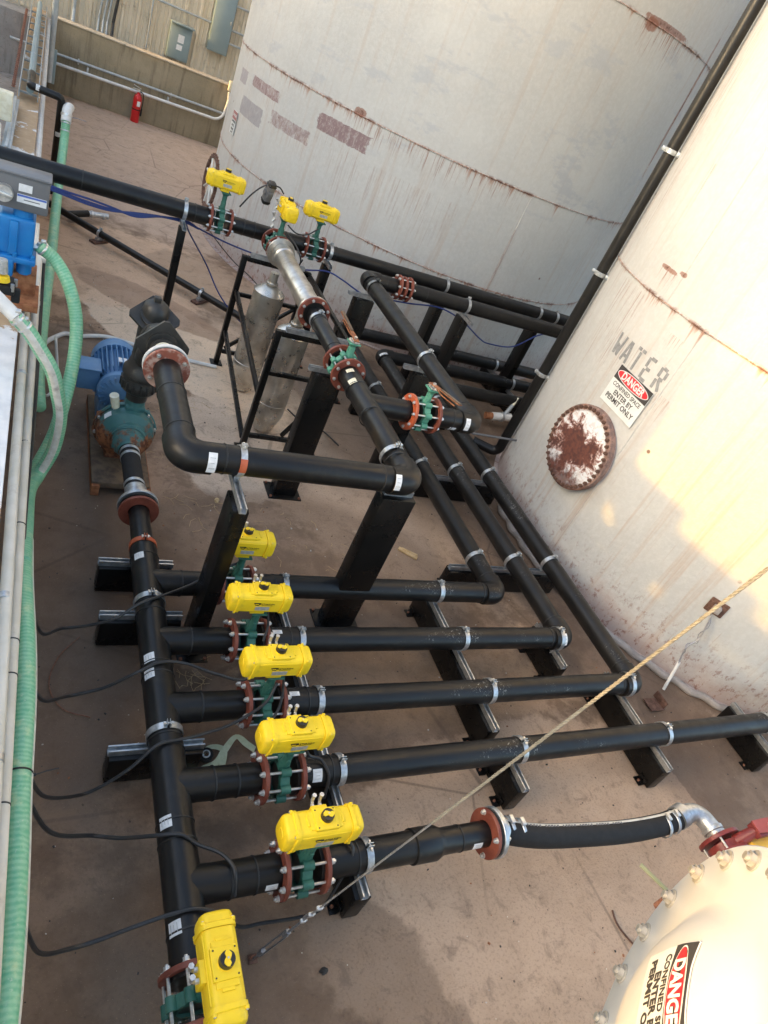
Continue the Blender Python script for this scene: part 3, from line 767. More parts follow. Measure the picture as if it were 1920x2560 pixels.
def onwall(T, deg, z, off):
    a = R(deg); n = Vector((math.cos(a), math.sin(a), 0)); up = Vector((0,0,1)); rt = up.cross(n)
    X = Matrix((rt, up, n)).transposed().to_4x4(); X.translation = Vector((T[0], T[1], z)) + n*(T[2]+off); return X
sign('DANGER confined space sign on the WATER tank, beside its rusty manhole cover', onwall(TW, 181.6, 1.90, .012) @ Matrix.Rotation(R(-1.5),4,'Z'), .50, .37, None)
b = onwall(TB, 185.1, 1.715, .010) @ Matrix.Scale(.60, 4)
s2 = thing('danger_sign', 'faded red and white danger sign at the far left of the big white tank', 'sign', (0,0,0)); s2.matrix_world = b
MB().box((0,0,.0015), (.36, .52, .003), 'sign_white').build('panel', s2)
MB().box((0,.155,.004), (.34, .18, .002), 'sign_red_faded').build('header', s2)
for t, y, sz in (('DANGER', .155, .075), ('CONFINED', .02, .062), ('SPACE', -.065, .062), ('PERMIT', -.15, .062), ('ONLY', -.22, .055)):
    obj('lettering', text_mesh(t, sz, 'sign_black' if y < .1 else 'sign_white', .002, th=.0004), s2, Matrix.Translation((0, y, .0055)))
# lug with chain and rod on the water tank
a = R(221.6); n_ = Vector((math.cos(a), math.sin(a), 0))
L0 = Vector((TW[0], TW[1], .86)) + n_*(TW[2]+.01)
lg = wthing('ground_lug', 'small rusty square lug plate welded to the foot of the WATER tank', 'lug plate', tuple(L0))
X = Matrix.Translation(L0) @ n_.to_track_quat('Z', 'Y').to_matrix().to_4x4()
MB().box((0,0,0), (.17, .15, .02), 'rust_dark', .01, X=X).build('plate', lg)
MB().box((0,0,.035), (.07, .07, .06), 'seal', .01, X=X).build('boss', lg)
b = MB(); P0 = L0 + n_*.05 + Vector((0,0,-.06)); P1 = Vector((5.44, 2.53, .31))
p = smooth([P0, P0*.6+P1*.4+Vector((.02,-.02,-.03)), P0*.3+P1*.7+Vector((-.02,.01,.0)), P1], 8)
b.tube(p, .008, 'wire', 8)
p2 = [q + Vector((.02*math.sin(i*.7), .015*math.cos(i*.9), 0)) for i, q in enumerate(p)]
b.tube(p2, .005, 'wire', 6)
tag(b.build('tie_wire'), 'twisted grey wire hanging from the lug on the WATER tank', 'wire')
tag(MB().cyl((5.445,2.53,.31),(5.40,2.44,.03),.014,mat='white_pvc',n=10).build('marker_rod'), 'short white rod hanging from the twisted wire at the foot of the WATER tank', 'rod')
rp = wthing('rusty_bracket', 'small rusty angle plate lying near the foot of the WATER tank', 'bracket', (5.18,2.32,0))
MB().box((5.16,2.30,.02), (.17,.13,.008), 'rust_dark', .002).box((5.235,2.32,.055), (.008,.15,.075), 'rust_dark', .002).build('plate', rp)

# ================================================================== PIPING
PR = 0.084           # pipe radius
ZL, ZH = 0.36, 1.42  # centre heights of the low and the high pipes
def pipe_part(parent, pts, rb=0.13, r=PR, mat='hdpe', name='pipe', beads=(), n=32):
    b = MB(); b.tube(fillet(pts, rb, 10), r, mat, n)
    o = b.build(name, parent, sharp=50)
    P = [Vector(q) for q in pts]
    for i in range(1, len(P)-1):       # moulded elbow fittings, a little thicker than the pipe
        d0 = (P[i-1]-P[i]).normalized(); d1 = (P[i+1]-P[i]).normalized()
        if r > .065 and d0.angle(d1) < R(120):
            c = P[i] - (d0+d1)*.012; L = rb + .05
            MB().tube(fillet([c+d0*L, c, c+d1*L], rb, 12), r+.007, mat, n).build('elbow', o, sharp=50)
    if beads:
        for p, d in beads:
            MB().rev([(r-.002,-.006),(r+.0035,-.004),(r+.0045,0),(r+.0035,.004),(r-.002,.006)], p, d, 'bead', n).build('weld_bead', o)
    return o
FL_R = .140
def flange(parent, p, d, mat='flange', r=PR, ro=FL_R, th=.024):
    """backing ring with a stub end behind it; d points towards the joint"""
    p = Vector(p); d = Vector(d)
    b = MB(); b.ring(p, d, r+.004, ro, th, mat, 48)
    o = b.build('flange', parent)
    b = MB(); b.cyl(p + d*(th/2), p + d*(th/2+.018), .108, mat='hdpe', n=40); b.build('stub_end', o)
    return o
def sticker(parent, p, d, a0, a1, half, r=PR, up=None, mat='label', name='sticker'):
    b = MB(); b.patch(p, d, r, a0, a1, half, mat, 8, up)
    o = b.build(name, parent)
    q = MB(); k = (a1-a0)/9
    for i in range(3):
        w = half*(.45 if i % 2 else .62)
        q.patch(Vector(p), d, r+.0025, a0+k*(2+i*2.2), a0+k*(2+i*2.2)+k*.30, w, 'plate', 3, up)
    q.build('print', o)
    return o
XA, YA, ZA = Vector((1,0,0)), Vector((0,1,0)), Vector((0,0,1))

# ---- header
HX = 0.865
hd = wthing('header_pipe', 'thick black header pipe running along the left with five side outlets', 'pipe', (HX, 2.3, ZL))
HR = 0.090
yb = (3.27, 2.78, 2.30, 1.83, 1.335)
bd_ = []
for y in yb: bd_ += [((HX, y-.20, ZL), YA), ((HX, y+.20, ZL), YA)]
pipe_part(hd, [(HX, 1.00, ZL), (HX, 3.52, ZL)], r=HR, name='header', beads=bd_)
b = MB(); b.rev([(HR, 0), (HR, .04), (.072, .15), (.070, .44)], (HX, 3.52, ZL), YA, 'hdpe', 32); b.build('reducer', hd)
flange(hd, (HX, 3.975, ZL), YA, 'flange', .070)
for y in yb:
    b = MB(); b.rev([(.0885, .02), (.0880, .10), (PR+.002, .125), (PR+.002, .21)], (HX, y, ZL), XA, 'hdpe', 32)
    o = b.build('outlet', hd)
    b = MB(); b.rev([(PR,-.006),(PR+.0055,-.004),(PR+.0065,0),(PR+.0055,.004),(PR,.006)], (HX+.21, y, ZL), XA, 'bead', 32); b.build('weld_bead', o)
for y in (1.10, 1.60, 2.10, 2.52, 3.02): pass
for y, a in ((3.44, 8), (2.60, 4), (2.34+.17-.02, -2), (1.62, 0), (1.15, -6)):
    sticker(hd, (HX, y, ZL), YA, -62+a, -22+a, .030, HR)
flange(hd, (HX, .985, ZL), -YA, 'flange', HR)

# ---- straps on the header
def strut(b, p0, p1, mat='galv'):
    """open channel, top at p.z"""
    p0 = Vector(p0); p1 = Vector(p1); d = (p1-p0); L = d.length; d.normalize(); w = Vector((-d.y, d.x, 0))
    X = Matrix((d, w, ZA)).transposed().to_4x4(); X.translation = p0
    h, t, a = .041, .003, .0205
    poly = [(-a,-h), (a,-h), (a,0), (a-.009,0), (a-.009,-.008), (a-.009+.0025,-.008), (a-.009+.0025,-.0028), (a-t,-.0028), (a-t,-h+t), (-a+t,-h+t), (-a+t,-.0028), (-a+.009-.0025,-.0028), (-a+.009-.0025,-.008), (-a+.009,-.008), (-a+.009,0), (-a,0)]
    n = len(poly)
    vs = [X @ Vector((0, y, z)) for y, z in poly] + [X @ Vector((L, y, z)) for y, z in poly]
    fs = [(i, (i+1) % n, n+(i+1) % n, n+i) for i in range(n)] + [list(range(n))[::-1], list(range(n, 2*n))]
    b.add(vs, fs, mat)
def clamp(parent, p, d, r=PR, mat='galv', name='pipe_clamp', drop=None):
    """two-piece strut clamp: d is the pipe axis"""
    p = Vector(p); d = Vector(d).normalized(); up = ZA; s = d.cross(up)
    b = MB(); w = .019; k = 20
    for sg in (-1, 1):
        pts = []
        for i in range(k+1):
            a = R(4 + (150-4)*i/k)*sg
            pts.append(p + (up*math.cos(a) + s*math.sin(a))*(r+.003))
        foot = p - up*(r+.004) + s*sg*(r*.50); pts.append(foot); pts.append(foot - up*.030)
        vs = []
        for i, q in enumerate(pts):
            rad = (q-p); nrm = (rad - d*rad.dot(d)).normalized() if i <= k else s*sg
            for e in (0, .0045):
                vs += [q + nrm*e - d*w, q + nrm*e + d*w]
        fs = []
        for i in range(len(pts)-1):
            o = 4*i; fs += [(o, o+1, o+5, o+4), (o+2, o+6, o+7, o+3), (o, o+4, o+6, o+2), (o+1, o+3, o+7, o+5)]
        fs += [(0, 2, 3, 1), (4*len(pts)-4, 4*len(pts)-3, 4*len(pts)-1, 4*len(pts)-2)]
        b.add(vs, fs, mat)
        X = Matrix((s, d, up)).transposed().to_4x4(); X.translation = p
        b.box((sg*.0075, 0, r+.018), (.004, .036, .036), mat, .0012, X=X, seg=1)
    b.cyl(p + up*(r+.020) - s*.024, p + up*(r+.020) + s*.030, .005, mat='zinc', n=10)
    b.cyl(p + up*(r+.020) - s*.026, p + up*(r+.020) - s*.016, .010, mat='zinc', n=6)
    b.cyl(p + up*(r+.020) + s*.014, p + up*(r+.020) + s*.023, .010, mat='zinc', n=6)
    return b.build(name, parent, sharp=40)

def low_support(label, p0, p1, clamps, group, ztop=ZL-PR-.003, cmat='galv'):
    """black tube beam with a strut channel on top, clamps hold the pipes"""
    p0 = Vector((p0[0], p0[1], 0)); p1 = Vector((p1[0], p1[1], 0)); d = (p1-p0).normalized(); w = Vector((-d.y, d.x, 0)); L = (p1-p0).length
    mid = (p0+p1)/2
    t = wthing('pipe_support', label, 'pipe support', tuple(mid), group)
    X = Matrix((d, w, ZA)).transposed().to_4x4(); X.translation = p0
    h = ztop-.041
    MB().box((L/2, 0, h/2+.004), (L, .100, h-.008), 'steel', .010, X=X).build('beam', t)
    b = MB(); strut(b, Vector((p0.x, p0.y, ztop)) - d*.004, Vector((p1.x, p1.y, ztop)) + d*.004); b.build('strut_channel', t)
    for e, sg in ((.07, -1), (L-.07, 1)):
        b = MB(); b.box((e, .078, .006), (.075, .055, .010), 'steel', .002, X=X); b.box((e, .055, .03), (.075, .007, .05), 'steel', .002, X=X)
        b.cyl(X @ Vector((e, .085, .011)), X @ Vector((e, .085, .022)), .010, mat='rusty_bolt', n=6)
        b.build('foot_plate', t)
    for (p, ax, *rr) in clamps: clamp(t, p, ax, *(rr or (PR,)), mat=cmat)
    return t
G1 = 'black beams carrying the low pipes'
low_support('long black beam crossing under five pipes just right of the yellow actuators', (1.80, 1.17), (1.80, 3.46),
    [((1.80, y, ZL), XA) for y in yb], G1)
low_support('black beam with three clamps under the middle of the upper three crosswise pipes', (3.13, 2.05), (3.13, 3.42),
    [((3.13, y, ZL), XA) for y in yb[:3]], G1)
low_support('short black beam with one clamp under the middle of the fourth crosswise pipe', (3.13, 1.60), (3.13, 1.97),
    [((3.13, yb[3], ZL), XA)], G1)
low_support('short black beam under the elbow of the second crosswise pipe', (4.11, 2.56), (4.11, 3.02), [((4.085, yb[1]-.008, ZL), XA, PR+.007)], G1)
low_support('black beam with two clamps under the right ends of the third and fourth crosswise pipes', (4.52, 1.59), (4.52, 2.48),
    [((4.525, yb[2]-.008, ZL), XA, PR+.007), ((4.55, yb[3], ZL), XA)], G1)
low_support('black beam at the right edge under the far end of the fourth crosswise pipe', (5.82, 1.58), (5.82, 2.10), [((5.82, yb[3], ZL), XA)], G1)
PX1, PX2, PX3 = 3.72, 4.16, 4.60
low_support('black beam under the three slanting pipes, nearest of the two by the WATER tank', (3.50, 3.68), (4.80, 3.68), [((x, 3.68, ZL), YA) for x in (PX1, PX2, PX3)], G1)
low_support('black beam under the three slanting pipes beside the manhole cover', (3.50, 5.04), (4.80, 5.04), [((x, 5.04, ZL), YA) for x in (PX1, PX2, PX3)], G1)
low_support('black beam deep under the high pipes carrying the hidden low pipes', (3.50, 6.52), (4.85, 6.52), [((x, 6.52, ZL), YA) for x in (PX1, PX2, PX3)], G1)
low_support('black beam with a large clamp under the header below the strap on the ground', (.60, 2.135), (1.10, 2.135), [((HX, 2.135, ZL), YA, HR)], G1, ztop=ZL-HR-.003)
low_support('black beam with a clamp under the header beside the second yellow actuator', (.59, 3.085), (1.09, 3.085), [((HX, 3.085, ZL), YA, HR)], G1, ztop=ZL-HR-.003)
low_support('black beam with a rust coloured clamp under the narrow end of the header', (.60, 3.56), (1.08, 3.56), [((HX, 3.60, ZL), YA, .084)], G1, ztop=ZL-HR-.003, cmat='flange_orange')

# ---- crosswise branch pipes
br = []
ends = [(PX1, 8.05), (PX2, 7.50), (PX3, 6.95)]
names_ = ['first crosswise black pipe, farthest from the camera, turning away at an elbow', 'second crosswise black pipe turning away at an elbow over a short beam', 'third crosswise black pipe turning away at an elbow near the WATER tank',
          'fourth crosswise black pipe running straight off the right edge', 'fifth crosswise black pipe, nearest the camera, narrowing into a hose']
for i, y in enumerate(yb):
    x0 = 1.075
    t = wthing('branch_pipe', names_[i], 'pipe', (2.5, y, ZL), 'black pipes branching off the header')
    # left piece between outlet and valve
    pipe_part(t, [(x0, y, ZL), (1.322, y, ZL)], name='inlet_pipe', beads=[((1.20, y, ZL), XA)] if i > 2 else ())
    flange(t, (1.334, y, ZL), XA)
    flange(t, (1.546, y, ZL), -XA)
    if i < 3:
        X_, Y_ = ends[i]
        p = pipe_part(t, [(1.556, y, ZL), (X_, y, ZL), (X_, Y_, ZL), (7.6, Y_, ZL)], .098, mat='hdpe_scuffed',
              beads=[((1.72, y, ZL), XA), ((X_-.17, y, ZL), XA), ((X_, y+.17, ZL), YA), ((X_, Y_-.19, ZL), YA)])
        if i == 1: sticker(p, (X_-.055, y-.010, ZL), XA, 15, 75, .016, .0935)
        if i: sticker(p, (X_-.012, Y_-.115, ZL), YA, -60, 5, .022, .0925, up=(0,0,1))
    elif i == 3:
        p = pipe_part(t, [(1.556, y, ZL), (8.6, y, ZL)], mat='hdpe_scuffed', beads=[((1.74, y, ZL), XA)])
    else:
        p = pipe_part(t, [(1.556, y, ZL), (2.12, y, ZL)], beads=[((1.74, y, ZL), XA)])
        b = MB(); b.rev([(PR, 0), (.094, .005), (.094, .15), (.088, .165), (.072, .20), (.070, .52)], (2.085, y, ZL), XA, 'hdpe', 32); rd = b.build('reducer', t)
        MB().rev([(.070,-.006),(.0745,-.004),(.0745,.004),(.070,.006)], (2.40, y, ZL), XA, 'bead', 32).build('weld_bead', rd)
        flange(t, (2.60, y, ZL), XA, 'flange', .070)
        sticker(t, (2.50, y, ZL), XA, 60, 95, .03, .070)
    if i in (1, 2): sticker(t, (1.625, y, ZL), XA, -8, 12, .032)
    if i == 3: sticker(t, (1.64, y, ZL), XA, 20, 68, .028)
    if i == 4: sticker(t, (1.27, y, ZL), XA, 62, 84, .030)
    br.append(t)

# ---- valves with yellow actuators
def stud(b, L, n=10):
    b.cyl((-L/2,0,0), (L/2,0,0), .0075, mat='zinc', n=n)
    for sg in (-1, 1):
        b.cyl((sg*(L/2-.022),0,0), (sg*(L/2-.008),0,0), .0150, mat='zinc', n=6)
        b.cyl((sg*(L/2-.026),0,0), (sg*(L/2-.022),0,0), .0175, mat='zinc', n=14)
def lug_body(mat):
    b = MB()
    b.ring((0,0,0), XA, .080, .110, .054, mat, 40)
    for k in range(8):
        a = 2*PI*(k+.5)/8; c, s_ = math.cos(a), math.sin(a)
        b.cyl((-.027, s_*.116, c*.116), (.027, s_*.116, c*.116), .024, mat=mat, n=14)
    b.cyl((-.012,0,0), (.012,0,0), .079, mat='knob', n=32)
    b.cyl((0,0,-.10), (0,0,-.137), .030, .022, mat, 16)
    return b
def neck(b, mat, top):
    b.cyl((0,0,.10), (0,0,.17), .036, .024, mat, 18)
    b.cyl((0,0,.17), (0,0,top-.012), .024, mat=mat, n=18)
    b.box((0, .0, .155), (.052, .020, .09), mat, .004); b.box((0, 0, .150), (.020, .062, .08), mat, .004)
    b.cyl((0,0,top-.035), (0,0,top-.012), .028, .046, mat, 18)
    b.box((0,0,top-.006), (.098, .098, .014), mat, .006)
def act_profile(hy, hz, k=.30):
    """rounded barrel section in y,z with flat pads"""
    pts = []
    for i in range(28):
        a = 2*PI*i/28; c, s_ = math.cos(a), math.sin(a)
        e = 2/4.2
        pts.append((hy*math.copysign(abs(c)**e, c), hz*math.copysign(abs(s_)**e, s_)))
    return pts
def loft(b, sect, mat):
    """sect: list of (x, scale_y, scale_z, prof)"""
    n = len(sect[0][1]); vs = []
    for x, pr in sect:
        vs += [(x, q[0], q[1]) for q in pr]
    fs = []
    for i in range(len(sect)-1):
        for k in range(n): fs.append((i*n+k, i*n+(k+1) % n, (i+1)*n+(k+1) % n, (i+1)*n+k))
    fs += [list(range(n))[::-1], [(len(sect)-1)*n+k for k in range(n)]]
    b.add(vs, fs, mat)
def actuator(v, zc, with_fit=True, s=1.0, grey=False):
    """rack and pinion actuator, long axis local x"""
    ym = 'yellow' if not grey else 'grey_box'; cm = 'yellow' if not grey else 'knob'
    hy, hz, hl = .067*s, .075*s, .128*s
    b = MB(); pr = act_profile(hy, hz)
    loft(b, [(-hl, pr), (hl, pr)], ym)
    b.box((0, 0, hz*1.02), (.115*s, .105*s, .022*s), ym, .005*s)         # top pad
    b.box((0, 0, hz*.93), (.16*s, .088*s, .020*s), ym, .004*s)
    b.box((0, 0, -hz*1.05), (.092*s, .092*s, .030*s), ym, .004*s)
    b.box((0, hy*1.05, 0), (.080*s, .034*s, .090*s), ym, .004*s)
    for sg in (-1, 1):
        for zz in (-.6, .62): b.box((0, sg*hy*.86, hz*zz), (hl*1.9, .018*s, .012*s), ym, .004*s)
        b.box((sg*.085*s, 0, hz*1.0), (.014*s, .050*s, .012*s), ym, .003*s)
    b.v = [q + Vector((0,0,zc)) for q in b.v]
    A = b.build('actuator', v, sharp=38)
    for sg in (-1, 1):
        e = MB(); p1 = act_profile(hy*1.10, hz*1.07); p2 = act_profile(hy*1.0, hz*.98); p3 = act_profile(hy*.80, hz*.78)
        loft(e, [(sg*(hl+.0015), p1), (sg*(hl+.020*s), p1), (sg*(hl+.024*s), p2), (sg*(hl+.046*s), p2), (sg*(hl+.060*s), act_profile(hy*.93, hz*.91)), (sg*(hl+.066*s), p3)], cm)
        e.cyl((sg*(hl+.064*s),0,0), (sg*(hl+.070*s),0,0), .026*s, .024*s, cm, 24)
        for yy, zz in ((-1,-1), (-1,1), (1,-1), (1,1)):
            e.cyl((sg*(hl+.018*s), yy*hy*.88, zz*hz*.86), (sg*(hl+.030*s), yy*hy*.88, zz*hz*.86), .0095*s, mat=cm, n=12)
            e.cyl((sg*(hl+.030*s), yy*hy*.88, zz*hz*.86), (sg*(hl+.033*s), yy*hy*.88, zz*hz*.86), .0055*s, mat='zinc', n=8)
        e.v = [q + Vector((0,0,zc)) for q in e.v]
        e.build('end_cap', A, sharp=38)
    k = MB(); z0 = zc + hz*1.02 + .011*s
    k.cyl((0,0,z0), (0,0,z0+.010*s), .030*s, mat=ym, n=28)
    k.cyl((0,0,z0+.010*s), (0,0,z0+.034*s), .031*s, .029*s, 'knob', 28)
    k.build('indicator', A)
    q = MB(); zt = z0+.034*s
    q.prism([(-.028*s,-.003*s), (-.018*s,-.010*s), (-.006*s,-.006*s), (.004*s,-.013*s), (.014*s,-.016*s), (.027*s,-.006*s), (.027*s,.004*s), (.018*s,.010*s), (.006*s,.006*s), (-.004*s,.014*s), (-.015*s,.016*s), (-.026*s,.006*s)], zt-.002, zt+.005*s, 'yellow')
    q.cyl((0,0,zt+.004*s), (0,0,zt+.008*s), .009*s, mat='yellow', n=14); q.cyl((0,0,zt+.008*s), (0,0,zt+.0095*s), .004*s, mat='zinc', n=8)
    q.build('pointer', A)
    if not grey:
        for sx, sy in ((-1,-1), (1,-1), (-1,1), (1,1)):
            pass
        h = MB()
        for sx, sy in ((-1,-1), (1,-1), (-1,1), (1,1)): h.cyl((sx*.046*s, sy*.042*s, z0-.001), (sx*.046*s, sy*.042*s, z0+.0015), .0035*s, mat='knob', n=8)
        h.build('screw_hole', A)
        yf = -(hy*1.012)
        n = MB(); n.box((.010*s, yf-.001, zc-.022*s), (.088*s, .002, .030*s), 'plate', X=Matrix.Translation((0,0,0))); n.build('nameplate', A)
        l = MB(); Xl = Matrix(((1,0,0,0), (0,0,-1,yf-.001), (0,1,0,zc+.016*s), (0,0,0,1)))
        l.prism([(-.052*s,.010*s), (-.008*s,.010*s), (-.020*s,-.012*s), (-.040*s,-.010*s)], 0, .002, 'knob', Xl); l.build('logo_wedge', A)
        me = TXT['ACTUATION']; obj('lettering', me, A, Xl @ Matrix.Translation((.034*s, .001*s, .001)) @ Matrix.Scale(s, 4))
        l = MB(); l.prism([(-.044*s,.003*s), (-.020*s,.003*s), (-.022*s,-.003*s), (-.042*s,-.003*s)], .002, .0028, 'yellow', Xl); l.build('logo_stripe', A)
        l = MB(); l.prism([(-.002*s,-.011*s), (.066*s,-.011*s), (.066*s,-.0095*s), (-.002*s,-.0095*s)], 0, .0014, 'knob', Xl); l.build('logo_line', A)
    if with_fit:
        for fx in (-.020*s, .018*s):
            f = MB(); y0 = hy*1.05+.017*s
            f.cyl((fx, y0, zc+.020*s), (fx, y0+.016, zc+.020*s), .0105, mat='zinc', n=6)
            f.cyl((fx, y0+.016, zc+.020*s), (fx, y0+.030, zc+.034*s), .008, mat='zinc', n=10)
            f.cyl((fx, y0+.030, zc+.034*s), (fx, y0+.034, zc+.062*s), .0095, .008, 'zinc', 10)
            f.cyl((fx, y0+.034, zc+.062*s), (fx, y0+.034, zc+.074*s), .0115, mat='zinc', n=6)
            f.build('air_fitting', A)
    return A
TXT = {'ACTUATION': text_mesh('ACTUATION', .0135, 'knob', .0002, 1.25, th=.0006)}
for p_ in TXT['ACTUATION'].vertices: pass
def valve(label, loc, rz, gap=.106, mat='green', act=True, zc=.385, group='yellow actuated valves', fit=True, cat='valve'):
    v = thing('actuated_valve' if act else 'lever_valve', label, cat, loc, rz, group)
    b = lug_body(mat); neck(b, mat, zc-.088 if act else .24); b.build('valve_body', v, sharp=38)
    L = 2*gap + .024 + .055
    sm = MB(); stud(sm, L); sme = sm.mesh('stud_bolt')
    for k in range(8):
        a = 2*PI*(k+.5)/8; obj('stud_bolt', sme, v, Matrix.Translation((0, math.sin(a)*.1205, math.cos(a)*.1205)))
    if act: actuator(v, zc, fit).location = (-.026, 0, .012)
    return v
G2 = 'yellow actuated valves on the pipes'
proto = valve('yellow actuator on the farthest crosswise pipe, half hidden by the slanting black post', (1.44, yb[0], ZL), 0, group=G2)
note(proto)
vl = ['yellow actuator on the second crosswise pipe, just in front of the half hidden one', 'yellow actuator on the third crosswise pipe, middle of the row', 'yellow actuator on the fourth crosswise pipe, in front of the strap lying on the ground', 'large looking yellow actuator on the nearest crosswise pipe beside the turnbuckle']
for lb, y in zip(vl, yb[1:]): dup(proto, (1.44, y, ZL), R(random.uniform(-.8,.8)), lb)
dup(proto, (HX, .878, ZL), PI/2 + R(0), 'yellow actuator at the bottom edge on the end of the header, turned lengthwise', G2)
dup(proto, (1.765, 7.60, ZH), 0, 'yellow actuator on the high back pipe beside the chain wheel')
dup(proto, (2.84, 7.60, ZH), 0, 'rightmost yellow actuator on the high back pipe against the white tank')
t = dup(proto, (2.34, 7.30, ZH), PI/2, 'yellow actuator seen end on, above the stainless pipe, with a code scrawled on its cap')
b = MB()
for cx, cz in ((-.012, .040), (.006, .036), (.022, .030)):
    b.tube([(cx+.009*math.cos(2*PI*i/14), 0, cz+.008*math.sin(2*PI*i/14)) for i in range(15)], .0016, 'knob', 6)
# scrawl sits on the cap facing the camera (local -x of the turned valve)
o = b.build('marker_scrawl', t); o.matrix_local = Matrix.Translation((-.176, 0, .385+.018)) @ Matrix.Rotation(PI/2, 4, 'Z')
# stub below the header's end valve
t = wthing('end_pipe', 'short black pipe with a red flange beyond the bottom edge valve', 'pipe', (HX, .6, ZL))
pipe_part(t, [(HX, .76, ZL), (HX, -.6, ZL)], r=HR); flange(t, (HX, .772, ZL), YA, 'flange', HR)

# ---- high pipe in front: elbow, run, elbow, main line away from the camera
XM, XR = 2.345, 3.365
YF, YT = 3.25, 4.20
hp = wthing('high_pipe', 'high black pipe on posts, bent at two elbows, leading from the pump to the tee', 'pipe', (1.6, YF, ZH))
p = pipe_part(hp, [(.875, 4.18, ZH), (.875, YF, ZH), (XM+.02, YF, ZH), (XM+.02, YF+.6, ZH), (XM, 4.62, ZH)], .115, r=.088,
      beads=[((.875, 3.88, ZH), YA), ((.875, 3.46, ZH), YA), ((1.10, YF, ZH), XA), ((XM-.20, YF, ZH), XA), ((XM, YF+.20, ZH), YA), ((XM, YT-.18, ZH), YA), ((XM, YT+.18, ZH), YA)])
b = MB(); b.rev([(.0872, .02), (.0868, .10), (.086, .12), (.086, .38)], (XM, YT, ZH), XA, 'hdpe', 32); b.build('tee_branch', hp)
flange(hp, (.875, 4.185, ZH), YA, 'flange_dusty', .075, ro=.15)
flange(hp, (XM, 4.62, ZH), YA, 'flange', .086, .146)
flange(hp, (2.745, YT, ZH), XA, 'flange_orange', .086, .146)
sticker(p, (1.015, YF-.010, ZH), XA, 35, 110, .025, .096)
sticker(p, (XM-.115, YF-.010, ZH), XA, 30, 95, .022, .096)
sticker(p, (XM, 4.40, ZH), YA, -62, -20, .030, .088, mat='cream_label')
sticker(p, (XM, 4.545, ZH), YA, -45, -5, .022, .088, mat='cream_label')
clamp(p, (XM, YF+.27, ZH), YA, .088)

def lever_valve(label, loc, rz, lev):
    v = valve(label, loc, rz, mat='green_light', act=False, gap=.106)
    z = .245
    b = MB(); # notch plate
    pts = [(.050*math.cos(R(a)), .050*math.sin(R(a))) for a in range(-50, 231, 14)]
    b.prism(pts + [(-.02,-.035), (.02,-.035)], z, z+.006, 'zinc'); b.cyl((0,0,z), (0,0,z+.022), .017, mat='zinc', n=14)
    for a in range(0, 360, 60): b.cyl((.033*math.cos(R(a)), .033*math.sin(R(a)), z+.006), (.033*math.cos(R(a)), .033*math.sin(R(a)), z+.016), .008, mat='zinc', n=6)
    X = Matrix.Rotation(lev, 4, 'Z'); b.v = [X @ q for q in b.v]; b.build('notch_plate', v)
    b = MB(); X = Matrix.Rotation(lev, 4, 'Z') @ Matrix.Translation((0, 0, z+.020)) @ Matrix.Rotation(R(-8), 4, 'Y')
    b.prism([(-.045,-.024), (.06,-.022), (.10,-.014), (.36,-.016), (.36,.016), (.10,.014), (.06,.022), (-.045,.024)], 0, .006, 'rust', X)
    b.box((.23, 0, .012), (.26, .026, .006), 'wood', .002, X=X)
    b.tube([(.05,0,-.012), (.12,0,-.028), (.30,0,-.030)], .005, 'rust', 8, X=X)
    b.cyl((0,0,.004), (0,0,.020), .014, mat='zinc', n=6, X=X)
    b.build('lever', v)
    return v
lever_valve('green lever valve on the high main line, rusty lever pointing away from the camera', (XM, 4.735, ZH), PI/2, 0 + R(4))
lever_valve('green lever valve on the high side branch, rusty lever pointing back toward the camera', (2.86, YT, ZH), 0, -PI/2 + R(8))

# right-hand high line
hr = wthing('high_pipe', 'high black pipe from the right lever valve slanting away then along the big white tank', 'pipe', (XR, 5.5, ZH))
YB2, YB1 = 7.06, 7.60
p = pipe_part(hr, [(2.975, YT, ZH), (XR, YT, ZH), (XR, YB2, ZH), (3.73, YB2, ZH)], .105,
      beads=[((3.14, YT, ZH), XA), ((XR, YT+.19, ZH), YA), ((XR, YB2-.19, ZH), YA), ((3.58, YB2, ZH), XA)])
flange(hr, (2.966, YT, ZH), -XA, 'flange', PR, .146)
flange(hr, (3.745, YB2, ZH), XA); 
sticker(p, (XR-.105, YT-.012, ZH), XA, 40, 105, .022, .092)
sticker(p, (3.155, YT, ZH), XA, 110, 140, .03, name='sticker')
p.parent = hr
b = MB(); clamp(p, (XR, YB2-.26, ZH), YA)
h2 = wthing('back_pipe', 'black pipe behind the bolted flange pair, nearer of the two along the big white tank', 'pipe', (5, YB2, ZH))
pipe_part(h2, [(3.90, YB2, ZH), (6.9, YB2, ZH)], beads=[((4.12, YB2, ZH), XA)])
flange(h2, (3.885, YB2, ZH), -XA)
sm = MB(); stud(sm, .23); sme = sm.mesh('stud_bolt')
for k in range(8):
    a = 2*PI*(k+.5)/8; o = obj('stud_bolt', sme, h2, Matrix.Translation(Vector((3.815, YB2+math.sin(a)*.1205, ZH+math.cos(a)*.1205)) - ORG[h2.name]))
MB().ring((3.815, YB2, ZH), XA, .08, .134, .03, 'flange', 40).build('spacer_ring', h2)
b1 = wthing('back_pipe', 'black pipe leaving the rightmost yellow actuator, close along the big white tank', 'pipe', (5, YB1, ZH))
pipe_part(b1, [(2.955, YB1, ZH), (7.1, YB1, ZH)], r=.078, beads=[((3.12, YB1, ZH), XA)])
flange(b1, (2.946, YB1, ZH), -XA)
b0 = wthing('back_pipe', 'short black pipe between the two back actuators with a tee over the stainless pipe', 'pipe', (2.3, YB1, ZH))
pipe_part(b0, [(1.88, YB1, ZH), (2.725, YB1, ZH)], beads=[((2.02, YB1, ZH), XA), ((2.14, YB1, ZH), XA), ((2.55, YB1, ZH), XA)])
